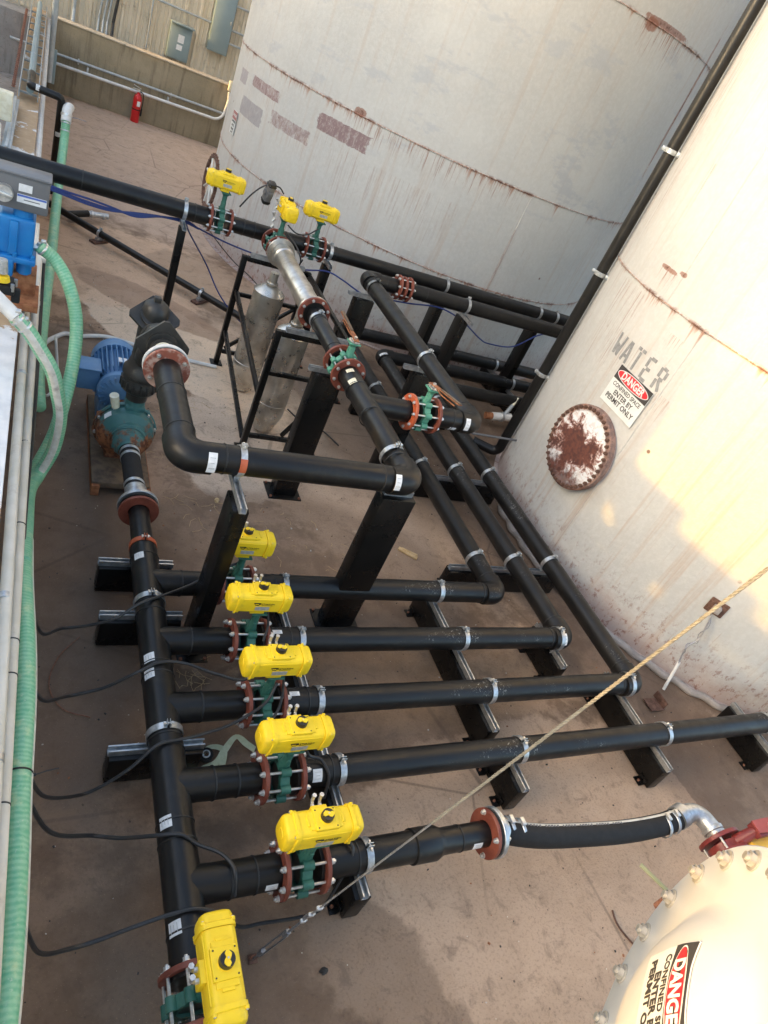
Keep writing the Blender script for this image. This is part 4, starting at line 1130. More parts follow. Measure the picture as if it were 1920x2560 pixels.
flange(b0, (1.871, YB1, ZH), -XA); flange(b0, (2.734, YB1, ZH), XA)
b = MB(); b.cyl((2.34, YB1, ZH), (2.34, 7.43, ZH), .086, mat='hdpe', n=32); b.build('tee_branch', b0); flange(b0, (2.34, 7.412, ZH), -YA)
bl = wthing('back_pipe', 'thick black pipe entering over the left wall at the top left', 'pipe', (.5, YB1, ZH))
pipe_part(bl, [(-2.5, YB1, ZH), (1.64, YB1, ZH)], r=.092, beads=[((.42, YB1, ZH), XA), ((1.50, YB1, ZH), XA)])
flange(bl, (1.659, YB1, ZH), XA)

# ---- stainless strainer line
ss = wthing('stainless_pipe', 'brushed stainless strainer pipe with two hanging canisters inside the black stand', 'strainer', (XM, 6.4, ZH))
b = MB()
b.rev([(0, 0), (.075, 0), (.075, .06), (.098, .13), (.102, .145), (.102, 1.20), (.115, 1.215), (.115, 1.30), (.098, 1.36)], (XM, 5.735, ZH), YA, 'stainless', 48)
b.rev([(.1035, .35), (.1055, .353), (.1055, .358), (.1035, .361)], (XM, 5.735, ZH), YA, 'stainless', 48)
b.build('strainer_tube', ss)
flange(ss, (XM, 5.715, ZH), -YA, 'flange', .072, .150)
MB().ring((XM, 5.742, ZH), YA, .07, .150, .018, 'stainless', 48).build('steel_flange', ss)
o = MB().ring((XM, 7.11, ZH), YA, .09, .150, .022, 'stainless', 48).build('steel_flange', ss)
flange(ss, (XM, 7.185, ZH), YA, 'flange', .09, .146)
bb = MB(); stud(bb, .09); bme = bb.mesh('stud_bolt')
for yy in (5.73, 7.15):
    for k in range(8):
        a = 2*PI*(k+.5)/8
        obj('stud_bolt', bme, ss, Matrix.Translation(Vector((XM+math.cos(a)*.126, yy, ZH+math.sin(a)*.126)) - ORG[ss.name]) @ Matrix.Rotation(PI/2, 4, 'Z'))
def canister(x, y, ztop, zbot, r, tip):
    b = MB(); b.rev([(0, ztop+.001), (r*.35, ztop), (r*.80, ztop-.045), (r, ztop-.075), (r, zbot), (r*.62, zbot-.20), (r*.30, tip), (0, tip)], (x, y, 0), ZA, 'stainless_dull', 48)
    b.rev([(r+.001, zbot+.13), (r+.004, zbot+.132), (r+.004, zbot+.137), (r+.001, zbot+.14)], (x, y, 0), ZA, 'stainless_dull', 48)
    o = b.build('canister', ss)
    b = MB(); b.cyl((x, y, ztop-.02), (x, y, ZH-.06), .042, mat='stainless_dull', n=24)
    b.ring((x, y, ztop+.02), ZA, .03, .062, .02, 'stainless_dull', 24); b.build('canister_neck', o)
canister(2.20, 6.65, 1.23, .22, .160, .06)
canister(2.28, 5.86, 1.20, .24, .158, .03)
# black pipe from stainless to lever valve
hm = wthing('high_pipe', 'short high black pipe between the stainless pipe and the lever valve', 'pipe', (XM, 5.2, ZH))
p = pipe_part(hm, [(XM, 4.86, ZH), (XM, 5.70, ZH)], r=.074, beads=[((XM, 5.50, ZH), YA), ((XM, 5.03, ZH), YA)])
flange(hm, (XM, 4.848, ZH), -YA, 'flange', .076, .146)

# ================================================================== POSTS AND STAND
G3 = 'black posts carrying the high pipes'
def post(label, c, sx, sy, zt, pipe, ax, r, sdir, slen, soff=0.0, cmat='galv', bevel=.012):
    t = wthing('pipe_post', label, 'pipe post', (c[0], c[1], 0), G3)
    zs = ZH - r - .003
    MB().box((c[0], c[1], (zs-.041+.012)/2), (sx, sy, zs-.041-.012), 'steel', bevel).build('post', t)
    b = MB(); b.box((c[0], c[1], .006), (sx+.10, sy+.10, .012), 'steel', .002)
    o = b.build('base_plate', t)
    for ex in (-1, 1):
        for ey in (-1, 1):
            MB().cyl((c[0]+ex*(sx/2+.03), c[1]+ey*(sy/2+.03), .012), (c[0]+ex*(sx/2+.03), c[1]+ey*(sy/2+.03), .026), .012, mat='rusty_bolt', n=6).build('anchor_bolt', o)
    d = Vector(sdir); q = Vector((c[0], c[1], zs)) + d*soff
    b = MB(); strut(b, q-d*slen/2, q+d*slen/2); b.build('strut_channel', t)
    for pp in pipe: clamp(t, pp, ax, r, cmat)
    return t
post('black post with a rust banded clamp, in front of the half hidden actuator', (1.19, 3.04), .10, .20, 1.3, [(1.20, YF, ZH)], XA, .088, (0,1,0), .44, .10, 'zinc')
t = wthing('clamp_band', 'rust coloured band on the white clamp of the high front pipe', 'clamp', (1.2, YF, ZH))
b = MB()
X0 = Vector((1.20, YF, ZH)); vs = []
for i in range(9):
    a = R(-95 + 8*i)   # towards the camera side
    e = ZA*math.cos(a+R(180)*0) ; 
b.patch((1.20, YF, ZH), XA, .0935, 48, 100, .0205, 'flange_orange', 8)
b.build('band', t)
post('wide black post under the right elbow of the high front pipe', (2.34, 3.265), .26, .13, 1.3, [], XA, .088, (1,0,0), .22)
post('wide black post below the green lever valve on the main line', (2.275, 4.85), .22, .14, 1.3, [], YA, .088, (1,0,0), .34)
post('wide black post under the middle of the right slanting high pipe', (3.40, 5.25), .22, .13, 1.3, [(XR, 5.24, ZH)], YA, PR, (1,0,0), .40, -.03)
post('wide black post under the upper elbow of the right slanting high pipe', (3.28, 6.79), .22, .13, 1.3, [(XR, 6.80, ZH)], YA, PR, (1,0,0), .40, 0)
post('thin black post carrying the thick pipe at the upper left', (1.40, 7.50), .075, .075, 1.3, [(1.40, YB1, ZH)], XA, .092, (0,1,0), .36, .05, bevel=.006)
post('black post beside the rightmost back actuator', (3.04, 7.52), .10, .12, 1.3, [(3.05, YB1, ZH)], XA, .078, (0,1,0), .36, .04)
post('black post under the farther back pipe, behind the one with the hanging blue cable', (4.66, 7.58), .10, .20, 1.3, [(4.66, YB1, ZH)], XA, .078, (0,1,0), .40, 0)
post('black post under the nearer back pipe, with the blue cable draped from it', (4.72, 7.02), .10, .20, 1.3, [(4.72, YB2, ZH)], XA, PR, (0,1,0), .44, -.02)
post('black post under the farther back pipe close to the tall riser', (6.22, 7.58), .10, .20, 1.3, [(6.20, YB1, ZH), (6.50, YB1, ZH)], XA, .078, (0,1,0), .40, 0)
post('black post under the nearer back pipe close to the tall riser', (6.45, 7.02), .10, .20, 1.3, [(6.42, YB2, ZH)], XA, PR, (0,1,0), .44, -.02)
# low crossing beams behind
low_support('black beam far back under the low pipes close to the tall riser', (6.30, 6.80), (6.30, 8.25), [((6.30, 8.05, ZL), XA), ((6.30, 7.50, ZL), XA), ((6.30, 6.95, ZL), XA)], G1)

st = wthing('pipe_stand', 'black square tube stand holding the stainless pipe', 'stand', (2.35, 6.3, 0))
s_ = .055
def bar(name, p0, p1, w=.05):
    p0 = Vector(p0); p1 = Vector(p1); d = p1-p0; L = d.length
    u, v, dd = basis(d)
    X = Matrix((u, v, dd)).transposed().to_4x4(); X.translation = (p0+p1)/2
    MB().box((0,0,0), (w, w, L), 'steel', .005, X=X).build(name, st)
ZS = 1.262
for x in (2.0, 2.72):
    for y in (5.49, 7.14):
        bar('leg', (x, y, .012), (x, y, ZS+.025), s_)
        MB().box((x, y, .006), (.13, .13, .012), 'steel', .002).build('foot_plate', st)
for y in (5.49, 7.14):
    bar('top_bar', (2.03, y, ZS), (2.69, y, ZS)); bar('cross_bar', (2.03, y, .86), (2.69, y, .86), .042); bar('cross_bar', (2.03, y, .16), (2.69, y, .16), .042)
    bar('brace', (2.69, y, .84), (2.05, y, .20) if y > 6 else (2.35, y, .20), .036)
bar('brace', (2.0, 7.10, .90), (2.0, 5.53, .62), .042)
bar('brace', (2.0, 7.10, .42), (2.0, 5.56, .08), .042)
bar('side_bar', (2.72, 7.10, ZS), (2.72, 5.53, ZS), .042)
b = MB(); strut(b, (2.06, 5.49, ZS+.066), (2.66, 5.49, ZS+.066)); b.build('strut_channel', st)
b = MB(); strut(b, (2.06, 7.14, ZS+.066), (2.66, 7.14, ZS+.066)); b.build('strut_channel', st)
clamp(st, (XM, 5.56, ZH), YA, .074)
# small valve under the main line
dv = wthing('drain_valve', 'small green drain valve hanging under the main line beside the stand', 'valve', (2.45, 5.15, 1.1))
b = MB(); b.cyl((2.52, 5.28, 1.14), (2.52, 5.06, 1.14), .045, mat='green', n=20); b.cyl((2.52, 5.30, 1.14), (2.52, 5.28, 1.14), .06, mat='green', n=20); b.build('valve_body', dv)
MB().box((2.48, 5.34, 1.15), (.03, .05, .10), 'zinc', .004).build('bracket', dv)
MB().cyl((2.52, 5.05, 1.14), (2.52, 5.00, 1.10), .02, mat='zinc', n=10).build('spout', dv)

# tall riser at the water tank
rs = wthing('riser_pipe', 'tall thin black riser pipe going up along the left edge of the WATER tank', 'pipe', (5.33, 5.93, 0))
pipe_part(rs, [(5.05, 6.12, .13), (5.33, 5.93, .13), (5.33, 5.93, 9.5)], .09, r=.060)
for z in (1.265, 2.50, 3.75, 5.2):
    b = MB(); q = Vector((5.33, 5.93, z)); n_ = (Vector((TW[0], TW[1], z)) - q).normalized(); X = Matrix((n_, ZA.cross(n_), ZA)).transposed().to_4x4(); X.translation = q
    b.ring((0,0,0), ZA, .061, .066, .045, 'galv', 28, X=X); b.box((-.075,0,0), (.035,.012,.045), 'galv', .002, X=X); b.cyl((-.09,-.03,0), (-.09,.03,0), .007, mat='zinc', n=8, X=X)
    b.box((.085,0,0), (.06,.12,.05), 'galv', .004, X=X); b.box((.075,-.075,0), (.02,.03,.045), 'galv', .002, X=X); b.build('bracket', rs)
bv = wthing('ball_valve', 'small white ball valve low down behind the riser', 'valve', (5.95, 6.85, .2))
b = MB(); b.cyl((5.70,6.80,.16), (5.98,6.78,.20), .055, mat='white_pvc', n=18); b.cyl((5.60,6.81,.15), (5.70,6.80,.16), .048, mat='rust', n=18); b.ring((5.84,6.79,.18), (1,0,.1), .05, .07, .04, 'galv', 18); b.build('valve_body', bv)
MB().cyl((5.88,6.79,.22), (5.98,6.86,.34), .028, mat='conduit', n=12).cyl((5.98,6.86,.34), (6.06,6.92,.44), .026, .012, 'cream_label', 10).build('handle', bv)
run('conduit', 'thin grey conduit running low behind the manhole end of the WATER tank', 'conduit', [(4.6, 5.65, .5), (5.75, 5.66, .5)], .013, 'grey_box')

# ================================================================== PUMP
pu = wthing('pump', 'rusting teal pump coupled to a light blue ribbed motor on a skid', 'pump', (.83, 5.1, 0))
b = MB()
b.rev([(0,-.13),(.10,-.13),(.15,-.11),(.215,-.07),(.225,-.02),(.225,.05),(.20,.10),(.12,.13),(0,.13)], (.83, 4.98, .36), YA, 'teal_rust', 48)
b.rev([(.235,.02),(.245,.025),(.245,.05),(.235,.055)], (.83, 4.98, .36), YA, 'teal_rust', 48)
b.cyl((.83, 5.06, .36), (.83, 5.30, .38), .11, .09, 'teal_rust', 28)
b.box((.83, 5.0, .14), (.26, .16, .14), 'teal_rust', .015)
for k in range(10):
    a = 2*PI*k/10+.2; b.cyl((.83+.232*math.cos(a), 4.995, .36+.232*math.sin(a)), (.83+.232*math.cos(a), 5.05, .36+.232*math.sin(a)), .018, mat='teal_rust', n=10)
va = b.build('volute', pu)
bm1 = MB().cyl((0,0,0), (0,-.022,0), .012, mat='zinc', n=6).mesh('bolt')
for k in range(10):
    a = 2*PI*k/10+.2; obj('bolt', bm1, va, Matrix.Translation(Vector((.83+.232*math.cos(a), 4.995, .36+.232*math.sin(a))) - ORG[pu.name]))
b = MB(); b.rev([(.078,.0),(.090,.01),(.095,.05),(.125,.07),(.132,.14),(.150,.15),(.158,.18)], (.845, 4.70, .36), YA, 'teal_rust', 32); b.rev([(.135,0),(.142,.005),(.142,.03),(.135,.035)], (.845, 4.83, .36), YA, 'teal_rust', 32); b.build('suction_cone', pu)
b = MB(); b.cyl((.87, 5.02, .52), (.87, 5.02, .68), .085, .070, 'teal_rust', 24); b.box((.87, 5.02, .60), (.15, .15, .04), 'teal_rust', .01); b.build('discharge_neck', pu)
MB().cyl((.73,5.0,.56), (.70,4.98,.68), .03, .036, 'cream_label', 16).build('yellow_cap', pu)
b = MB(); b.patch((.83, 4.93, .36), YA, .226, -52, -36, .03, 'label', 5); b.build('maker_plate', pu)
# motor
b = MB(); MX, MZ = .775, .50
b.cyl((MX, 5.33, MZ), (MX, 5.88, MZ), .152, mat='motor', n=40)
b.rev([(.0,0),(.09,.0),(.14,.03),(.168,.05),(.168,.09),(.15,.10)], (MX, 5.28, MZ), YA, 'motor', 40)
b.box((MX, 5.55, .25), (.26, .34, .22), 'motor', .015)
mo = b.build('motor', pu)
b = MB()
for k in range(30):
    a = 2*PI*k/30
    if .95 < math.atan2(math.sin(a), math.cos(a)) < 2.2: continue
    X = Matrix.Translation((MX, 5.60, MZ)) @ Matrix.Rotation(a, 4, 'Y')
    b.box((.172, 0, 0), (.060, .36, .007), 'motor', X=X)
b.build('cooling_fins', mo)
b = MB()
for k in range(20):
    a = 2*PI*k/20; X = Matrix.Translation((MX, 5.305, MZ)) @ Matrix.Rotation(a, 4, 'Y'); b.box((.118, 0, 0), (.075, .030, .008), 'motor', X=X)
b.build('end_bell_rib', mo)
b = MB(); b.rev([(.150,0),(.196,.0),(.198,.10),(.178,.15),(.10,.175),(0,.18)], (MX, 5.79, MZ), YA, 'motor', 40); b.build('fan_cowl', mo)
MB().box((MX-.235, 5.50, MZ+.03), (.17, .19, .19), 'motor', .014).box((MX-.235, 5.50, MZ+.125), (.19, .21, .02), 'motor', .006).build('junction_box', mo)
MB().box((MX+.02, 5.55, MZ+.186), (.07, .07, .004), 'label').build('nameplate', mo)
b = MB(); b.box((.82, 5.22, .09), (.44, 1.28, .055), 'wood', .006); b.box((.63, 5.22, .05), (.06, 1.34, .10), 'rust', .006); b.box((1.02, 5.22, .05), (.06, 1.34, .10), 'rust', .006); b.build('skid', pu)

# suction hose between pump and header
sh = wthing('suction_hose', 'short black rubber hose with steel clamps between the pump and the header', 'hose', (.86, 4.4, .36))
b = MB(); b.cyl((.848, 4.73, .36), (.858, 4.20, .36), .072, mat='rubber', n=32); b.build('hose', sh)
for y in (4.68, 4.61, 4.27, 4.21): MB().ring((.857-(y-4.2)*.018, y, .36), YA, .0725, .0765, .028, 'galv', 32).build('band_clamp', sh)
b = MB(); b.cyl((.860, 4.22, .36), (.862, 4.13, .36), .078, .085, 'galv', 28); b.ring((.865, 4.045, .36), YA, .06, .143, .030, 'galv', 44); b.cyl((.862,4.13,.36), (.865,4.05,.36), .080, mat='galv', n=28); b.build('hose_flange', sh)
b = MB(); b.ring((.865, 4.011, .36), YA, .06, .136, .012, 'rubber', 44); b.build('gasket', sh)

# discharge check valve above the pump
cv_ = wthing('check_valve', 'big dusty black plastic check valve with square collars standing over the pump', 'check valve', (.875, 4.9, .7))
b = MB(); b.cyl((.87, 5.02, .66), (.87, 5.02, .74), .080, .084, 'check', 24)
b.rev([(0,0),(.085,0),(.125,.02),(.138,.04),(.138,.10),(.128,.115),(.128,.15),(.140,.16),(.140,.20),(.118,.225),(.100,.30),(.096,.42),(.100,.60),(.100,.70),(.088,.755),(.055,.785),(0,.795)], (.866, 5.02, .735), Vector((.012,-.05,1)), 'check', 40)
for k in range(16):
    a = 2*PI*k/16; b.box((.867+.136*math.cos(a), 5.014+.136*math.sin(a), .81), (.018,.018,.07), 'check', .004)
b.tube(fillet([(.872,4.99,1.02), (.876,4.80,1.30), (.878,4.42,ZH-.005)], .25), .088, 'check', 32)
b.rev([(.088,0),(.098,.008),(.098,.05),(.088,.06)], (.877,4.66,ZH-.03), YA, 'check', 32)
b.box((.87,4.98,ZH+.115), (.05,.05,.05), 'check', .008)
b.build('body', cv_, sharp=45)
def collar(c, nrm, roll, sx):
    nrm = Vector(nrm).normalized(); u, v, d = basis(nrm); X = Matrix((u, v, d)).transposed().to_4x4(); X.translation = c
    X = X @ Matrix.Rotation(R(roll), 4, 'Z'); h = sx/2; b = MB()
    b.prism([(-h,-h*.8),(-h*.8,-h),(h*.8,-h),(h,-h*.8),(h,h*.8),(h*.8,h),(-h*.8,h),(-h,h*.8)], -.012, .012, 'check', X)
    b.cyl((0,0,-.030), (0,0,.030), .104, mat='check', n=32, X=X)
    b.build('square_collar', cv_)
collar((.872, 4.96, 1.40), (0,-.55,.85), 45, .28)
collar((.876, 4.78, 1.33), (.15,-.85,.5), 38, .17)
collar((.878, 4.50, ZH), (0,-1,.10), 45, .28)
b = MB(); b.cyl((.878,4.44,ZH), (.877,4.30,ZH), .060, .078, 'galv', 28)
for k in range(5): b.ring((.878, 4.42-.022*k, ZH), YA, .058, .070, .010, 'cream_label', 24)
b.build('threaded_neck', cv_)
MB().ring((.876, 4.237, ZH), YA, .06, .152, .030, 'white_pvc', 44).build('white_flange', cv_)
MB().ring((.876, 4.211, ZH), YA, .06, .146, .008, 'rubber', 44).build('gasket', cv_)
sm = MB(); stud(sm, .115); sme = sm.mesh('stud_bolt')
for k in range(4):
    a = 2*PI*(k+.4)/4; obj('stud_bolt', sme, cv_, Matrix.Translation(Vector((.876+math.cos(a)*.122, 4.21, ZH+math.sin(a)*.122)) - ORG[cv_.name]) @ Matrix.Rotation(PI/2, 4, 'Z'))

# flange pair of the hose on the nearest branch
YE = yb[4]
ho = wthing('rubber_hose', 'black rubber hose with a white printed line from the nearest branch to a steel elbow', 'hose', (3.4, YE, .36))
pts = smooth([(2.70, YE, .36), (2.95, YE-.065, .355), (3.3, YE-.108, .35), (3.65, YE-.140, .355), (3.95, YE-.148, .368), (4.12, YE-.140, .39)], 8)
b = MB(); b.tube(pts, .070, 'rubber', 32); hs = b.build('hose', ho)
b = MB(); b.tube([p+Vector((0, .032, .0455)) for p in pts], .0185, 'hose_stripe', 10); b.build('white_stripe', hs)
b = MB()
for i, p in enumerate(resample(pts, .022)[8:42]):
    if i % 6 == 5: continue
    b.box(p+Vector((0, .030, .0650)), (.010+.004*(i % 3), .012, .002), 'grey_box')
b.build('printed_text', hs)
for x, y, z in ((2.76, YE, .36), (2.83, YE-.022, .358), (3.98, YE-.158, .368), (4.06, YE-.150, .380)):
    c_ = MB().ring((x, y, z), (1, 0, .10 if x > 3 else 0), .0705, .0755, .024, 'galv', 32).build('band_clamp', ho)
    MB().box((x, y+.02, z+.082), (.028, .05, .016), 'zinc', .003).build('clamp_screw', c_)
b = MB(); b.ring((2.648, YE, ZL), XA, .06, .143, .030, 'galv', 44); b.cyl((2.66, YE, ZL), (2.73, YE, ZL), .082, .074, 'galv', 28); b.build('hose_flange', ho)
MB().ring((2.622, YE, ZL), XA, .06, .136, .012, 'rubber', 44).build('gasket', ho)
sm = MB(); stud(sm, .12); sme = sm.mesh('stud_bolt')
for k in range(4):
    a = 2*PI*(k+.5)/4; obj('stud_bolt', sme, ho, Matrix.Translation(Vector((2.625, YE+math.sin(a)*.1205, ZL+math.cos(a)*.1205)) - ORG[ho.name]))
YE -= .125
b = MB(); b.cyl((4.10, YE-.015, .397), (4.17, YE, .41), .078, mat='galv', n=28)
b.tube(fillet([(4.15, YE-.002, .405), (4.30, YE+.0, .42), (4.35, YE-.20, .42)], .12, 12), .062, 'galv', 28); b.ring((4.33, YE-.14, .42), YA, .05, .072, .03, 'galv', 28); b.build('steel_elbow', ho)
# dark red valve and lever
rv = wthing('wafer_valve', 'dark red valve with a faded red lever at the end of the rubber hose', 'valve', (4.33, 1.1, .42))
b = MB(); b.ring((4.33, YE-.205, .42), YA, .05, .142, .026, 'red_valve', 40); b.ring((4.33, YE-.305, .42), YA, .05, .142, .026, 'red_valve', 40); b.ring((4.33, YE-.265, .42), YA, .05, .110, .05, 'red_valve', 40); b.build('valve_body', rv)
b = MB(); b.cyl((4.36, YE-.265, .50), (4.44, YE-.265, .62), .045, .036, 'red_valve', 16); b.box((4.47, YE-.265, .63), (.12, .10, .05), 'red_valve', .01); b.build('neck', rv)
b = MB(); X = Matrix.Translation((4.45, YE-.26, .665)) @ Matrix.Rotation(R(-4), 4, 'Z') @ Matrix.Rotation(R(-6), 4, 'Y')
b.prism([(-.05,-.04), (.06,-.045), (.45,-.028), (.45,.028), (.06,.045), (-.05,.04)], 0, .012, 'red_lever', X); b.box((.25,.0,.014), (.34,.02,.012), 'red_lever', .003, X=X); b.cyl((.07,0,.01), (.07,0,.03), .013, mat='zinc', n=10, X=X); b.build('lever', rv)
for k in range(4):
    a = 2*PI*(k+.5)/4; MB().cyl((4.33+.118*math.cos(a), YE-.18, .42+.118*math.sin(a)), (4.33+.118*math.cos(a), YE-.36, .42+.118*math.sin(a)), .008, mat='zinc', n=8).build('stud_bolt', rv)
M['amber'] = simple('yellow_pipe_paint', (0.80,0.47,0.05), (0.84,0.52,0.08), 0.4, scale=6)
yp = wthing('yellow_pipe', 'yellow painted pipe behind the dark red valve at the right edge', 'pipe', (4.9, .5, .5))
b = MB(); b.tube(fillet([(4.42, .86, .50), (6.4, .80, .50)], .16), .075, 'amber', 28); b.build('pipe', yp)

# ================================================================== WHITE VESSEL with bolted manway
VC = Vector((1.285, .08, 2.38)); VN = Vector((-.675, .737, -.03)).normalized()
vup = (ZA - VN*ZA.dot(VN)).normalized(); vrt = vup.cross(VN)
VX = Matrix((vrt, vup, VN)).transposed().to_4x4(); VX.translation = VC
ve = thing('process_vessel', 'cream white vessel with a domed bolted manway cover at the bottom right corner', 'vessel', (0,0,0)); ve.matrix_world = VX
b = MB(); prof = [(0,.078),(.05,.077),(.10,.073),(.15,.062),(.19,.045),(.225,.022),(.252,.006),(.275,-.002),(.405,-.002),(.412,-.008),(.412,-.030),(.0,-.030)]
b.rev(prof, (0,0,0), (0,0,1), 'vessel', 96); vcov = obj('manway_cover', b.mesh('manway_cover', sharp=50), ve)
b = MB(); b.rev([(.33,-.032),(.408,-.032),(.408,-.058),(.32,-.058),(.32,-.30),(.31,-.30)], (0,0,0), (0,0,1), 'vessel', 96); obj('manway_neck', b.mesh('manway_neck'), ve)
b = MB(); b.cyl((0,0,-.085), (0,0,.022), .0095, mat='brass_bolt', n=12); b.cyl((0,0,-.0015), (0,0,.002), .024, mat='brass_bolt', n=20); b.cyl((0,0,.002), (0,0,.014), .0165, mat='brass_bolt', n=6)
vb = b.mesh('bolt')
for k in range(20):
    a = 2*PI*(k+.5)/20 + .06
    obj('bolt', vb, vcov, Matrix.Translation((.374*math.cos(a), .374*math.sin(a), 0)))
b = MB(); tc = VC - Vector((VN.x, VN.y, 0)).normalized()*1.28
Xi = VX.inverted()
b.rev([(1.0, 0), (1.0, 2.95), (.94, 3.02), (.6, 3.12), (0, 3.18)], (tc.x, tc.y, 0), ZA, 'vessel', 96, X=Xi); obj('shell', b.mesh('shell'), ve)
sg = sign('DANGER confined space sign on the domed cover at the bottom right corner', VX @ Matrix.Translation((.018, .066, .118)) @ Matrix.Rotation(R(-7),4,'Z'), .235, .150, None)
# bend the sign over the dome
def domez(r):
    for (r0, h0), (r1, h1) in zip(prof, prof[1:]):
        if r0 <= r <= r1: return h0 + (h1-h0)*(r-r0)/(r1-r0)
    return 0.0
def bend_sign(s):
    A = VX.inverted() @ s.matrix_world
    for c in s.children:
        me = c.data
        if c.name.startswith(('panel', 'header')):
            bm = bmesh.new(); bm.from_mesh(me); bmesh.ops.subdivide_edges(bm, edges=bm.edges[:], cuts=18, use_grid_fill=True); bm.to_mesh(me); bm.free()
        ML = c.matrix_local.copy(); B = A @ ML; Bi = B.inverted()
        for v in me.vertices:
            q = B @ v.co; r = math.hypot(q.x, q.y)
            q.z = q.z - .118 + domez(r) + .003
            v.co = Bi @ q
# small lever beside the vessel, and a brown lead on the ground
lv = wthing('valve_lever', 'small yellowish green lever poking out left of the bolted vessel cover', 'lever', (1.9, .4, 1.9))
MB().box((0,0,0), (.115, .018, .005), 'tan_strap', .002, X=Matrix.Translation((1.978,.483,1.9)) @ Matrix.Rotation(R(-62), 4, 'Z')).build('lever', lv)
MB().cyl((2.005,.425,1.82), (2.005,.425,1.91), .012, mat='rusty_bolt', n=10).build('stem', lv)
tag(MB().tube(smooth([(3.554,.876,.01), (3.535,.81,.012), (3.55,.74,.01), (3.60,.63,.01)], 6), .006, 'rust_dark', 8).build('lead'), 'short brown lead lying on the ground left of the vessel cover', 'cable')
# ================================================================== LEFT WALL FITTINGS
wl = 'pipes and conduits along the left wall'
c1 = run('conduit', 'upper beige conduit strapped along the left wall beside its white top', 'conduit', [(.030, 10.5, 1.18), (.036, 5.8, 1.20), (.045, 3.0, 1.20), (.060, 1.0, 1.20), (.06, -1, 1.2)], .026, 'pvc', .2, wl)
for y in (2.33, 4.2, 1.55): MB().ring((.043 if y > 2 else .055, y, 1.20), YA, .0262, .030, .035, 'galv', 20).build('strap', c1)
c2 = run('conduit', 'lower beige conduit tied along the left wall outside the upper one', 'conduit', [(.10, 6.1, 1.24), (.10, 5.4, 1.12), (.088, 3.0, 1.11), (.090, 1.0, 1.11), (.09, -1, 1.1)], .026, 'pvc', .2, wl)
for y in (2.16, 1.98, 1.42, 2.9, 3.6): MB().ring((.089, y, 1.11), YA, .0262, .0285, .006, 'cable', 20).build('cable_tie', c2)
run('conduit', 'long pale conduit on the far part of the left wall', 'conduit', [(.03, 17.2, 1.22), (.03, 7.0, 1.22)], .035, 'white_pvc', .1)
cb = MB()
for k in range(4):
    cb.tube(smooth([(.12+.012*k, 6.8, .9+.03*k), (.13+.010*k, 5.5, .80-.02*k), (.125+.006*k, 4.2, .86+.02*k), (.12, 3.1, .92+.01*k), (.12+.003*k, 2.3, .95), (.12, 1.0, .93)], 6), .007, 'cable', 8)
tag(cb.build('cable_bundle'), 'bundle of thin black cables hanging behind the green hoses on the left wall', 'cable')

def hose(label, pts, r, stripe=None, ends=(), rib=.007, cat='hose'):
    P = resample(smooth(pts, 10), .006)
    t = wthing('green_hose', label, cat, tuple(P[0]), 'green suction hoses on the left wall')
    b = MB(); b.tube(P, r, 'hose_green', 18, rf=lambda L: r*(1 + rib*math.sin(L*300.0)), store=True); h = b.build('hose', t, sharp=180)
    if stripe:
        P2 = P[::6]; b = MB(); b.tube([p + Vector(stripe).normalized()*r*.46 for p in P2], r*.66, 'hose_stripe', 12); b.build('printed_stripe', h)
    for i, mt in ends:
        p = P[i]; d = (P[min(i+3, len(P)-1)] - P[max(i-3, 0)])
        c_ = MB().ring(p, d, r*1.0, r*1.10, .016, mt, 24).build('band_clamp', t)
        MB().box(Vector(p) + Vector((0,0,r*1.15)), (.03, .035, .02), 'zinc', .003).build('clamp_screw', c_)
    return t
WPT = lambda px, py, z: (px, py, z)
hose('long straight green hose dropping from the far fitting beside the black riser elbow', [(.300,10.10,1.31), (.30,9.95,1.08), (.275,9.3,.90), (.255,8.55,.75), (.232,7.6,.62), (.205,6.9,.52), (.182,6.05,.46), (.176,5.42,.45), (.190,5.0,.46)], .050, ends=((6, 'galv'), (20, 'galv')))
hose('green hose arching from the bright blue gear unit down toward the ground', [(.075,5.0,1.715), (.183,5.0,1.64), (.281,4.9,1.52), (.349,4.8,1.31), (.347,4.6,1.06), (.279,4.3,.75), (.172,4.0,.60), (.13,3.6,.66), (.115,3.2,.80)], .043, ends=((5, 'zinc'),))
hose('green hose with a white printed stripe arching over the wall top in front', [(-.02,4.0,1.68), (.05,4.0,1.61), (.131,4.0,1.49), (.20,4.0,1.37), (.242,4.0,1.225), (.275,4.0,1.06), (.262,4.0,.81), (.195,3.95,.63), (.139,3.68,.70), (.124,3.2,.86), (.118,2.8,.95)], .042, stripe=(-.10,-1.0,.20), ends=((3, 'zinc'), (12, 'zinc')))
hose('thick green hose lying along the left edge down to the bottom corner', [(.118,3.1,.84), (.120,2.66,.96), (.140,2.215,1.0), (.146,1.9,1.0), (.141,1.55,1.0), (.142,1.286,1.0), (.140,1.057,1.0), (.133,.858,1.0), (.125,.70,1.0), (.11,.2,1.0)], .047, stripe=(.86,-.1,-.2))
tie = MB(); tie.ring((.141, 1.60, 1.0), YA, .049, .052, .007, 'knob', 24); tie.box((.195, 1.60, .99), (.016,.010,.012), 'knob', .002)
tie.tube([(.20,1.60,.99), (.24,1.615,.985), (.285,1.622,.985)], .0028, 'knob', 6)
tag(tie.build('cable_tie'), 'black cable tie around the thick green hose, its tail sticking out to the right', 'cable tie')
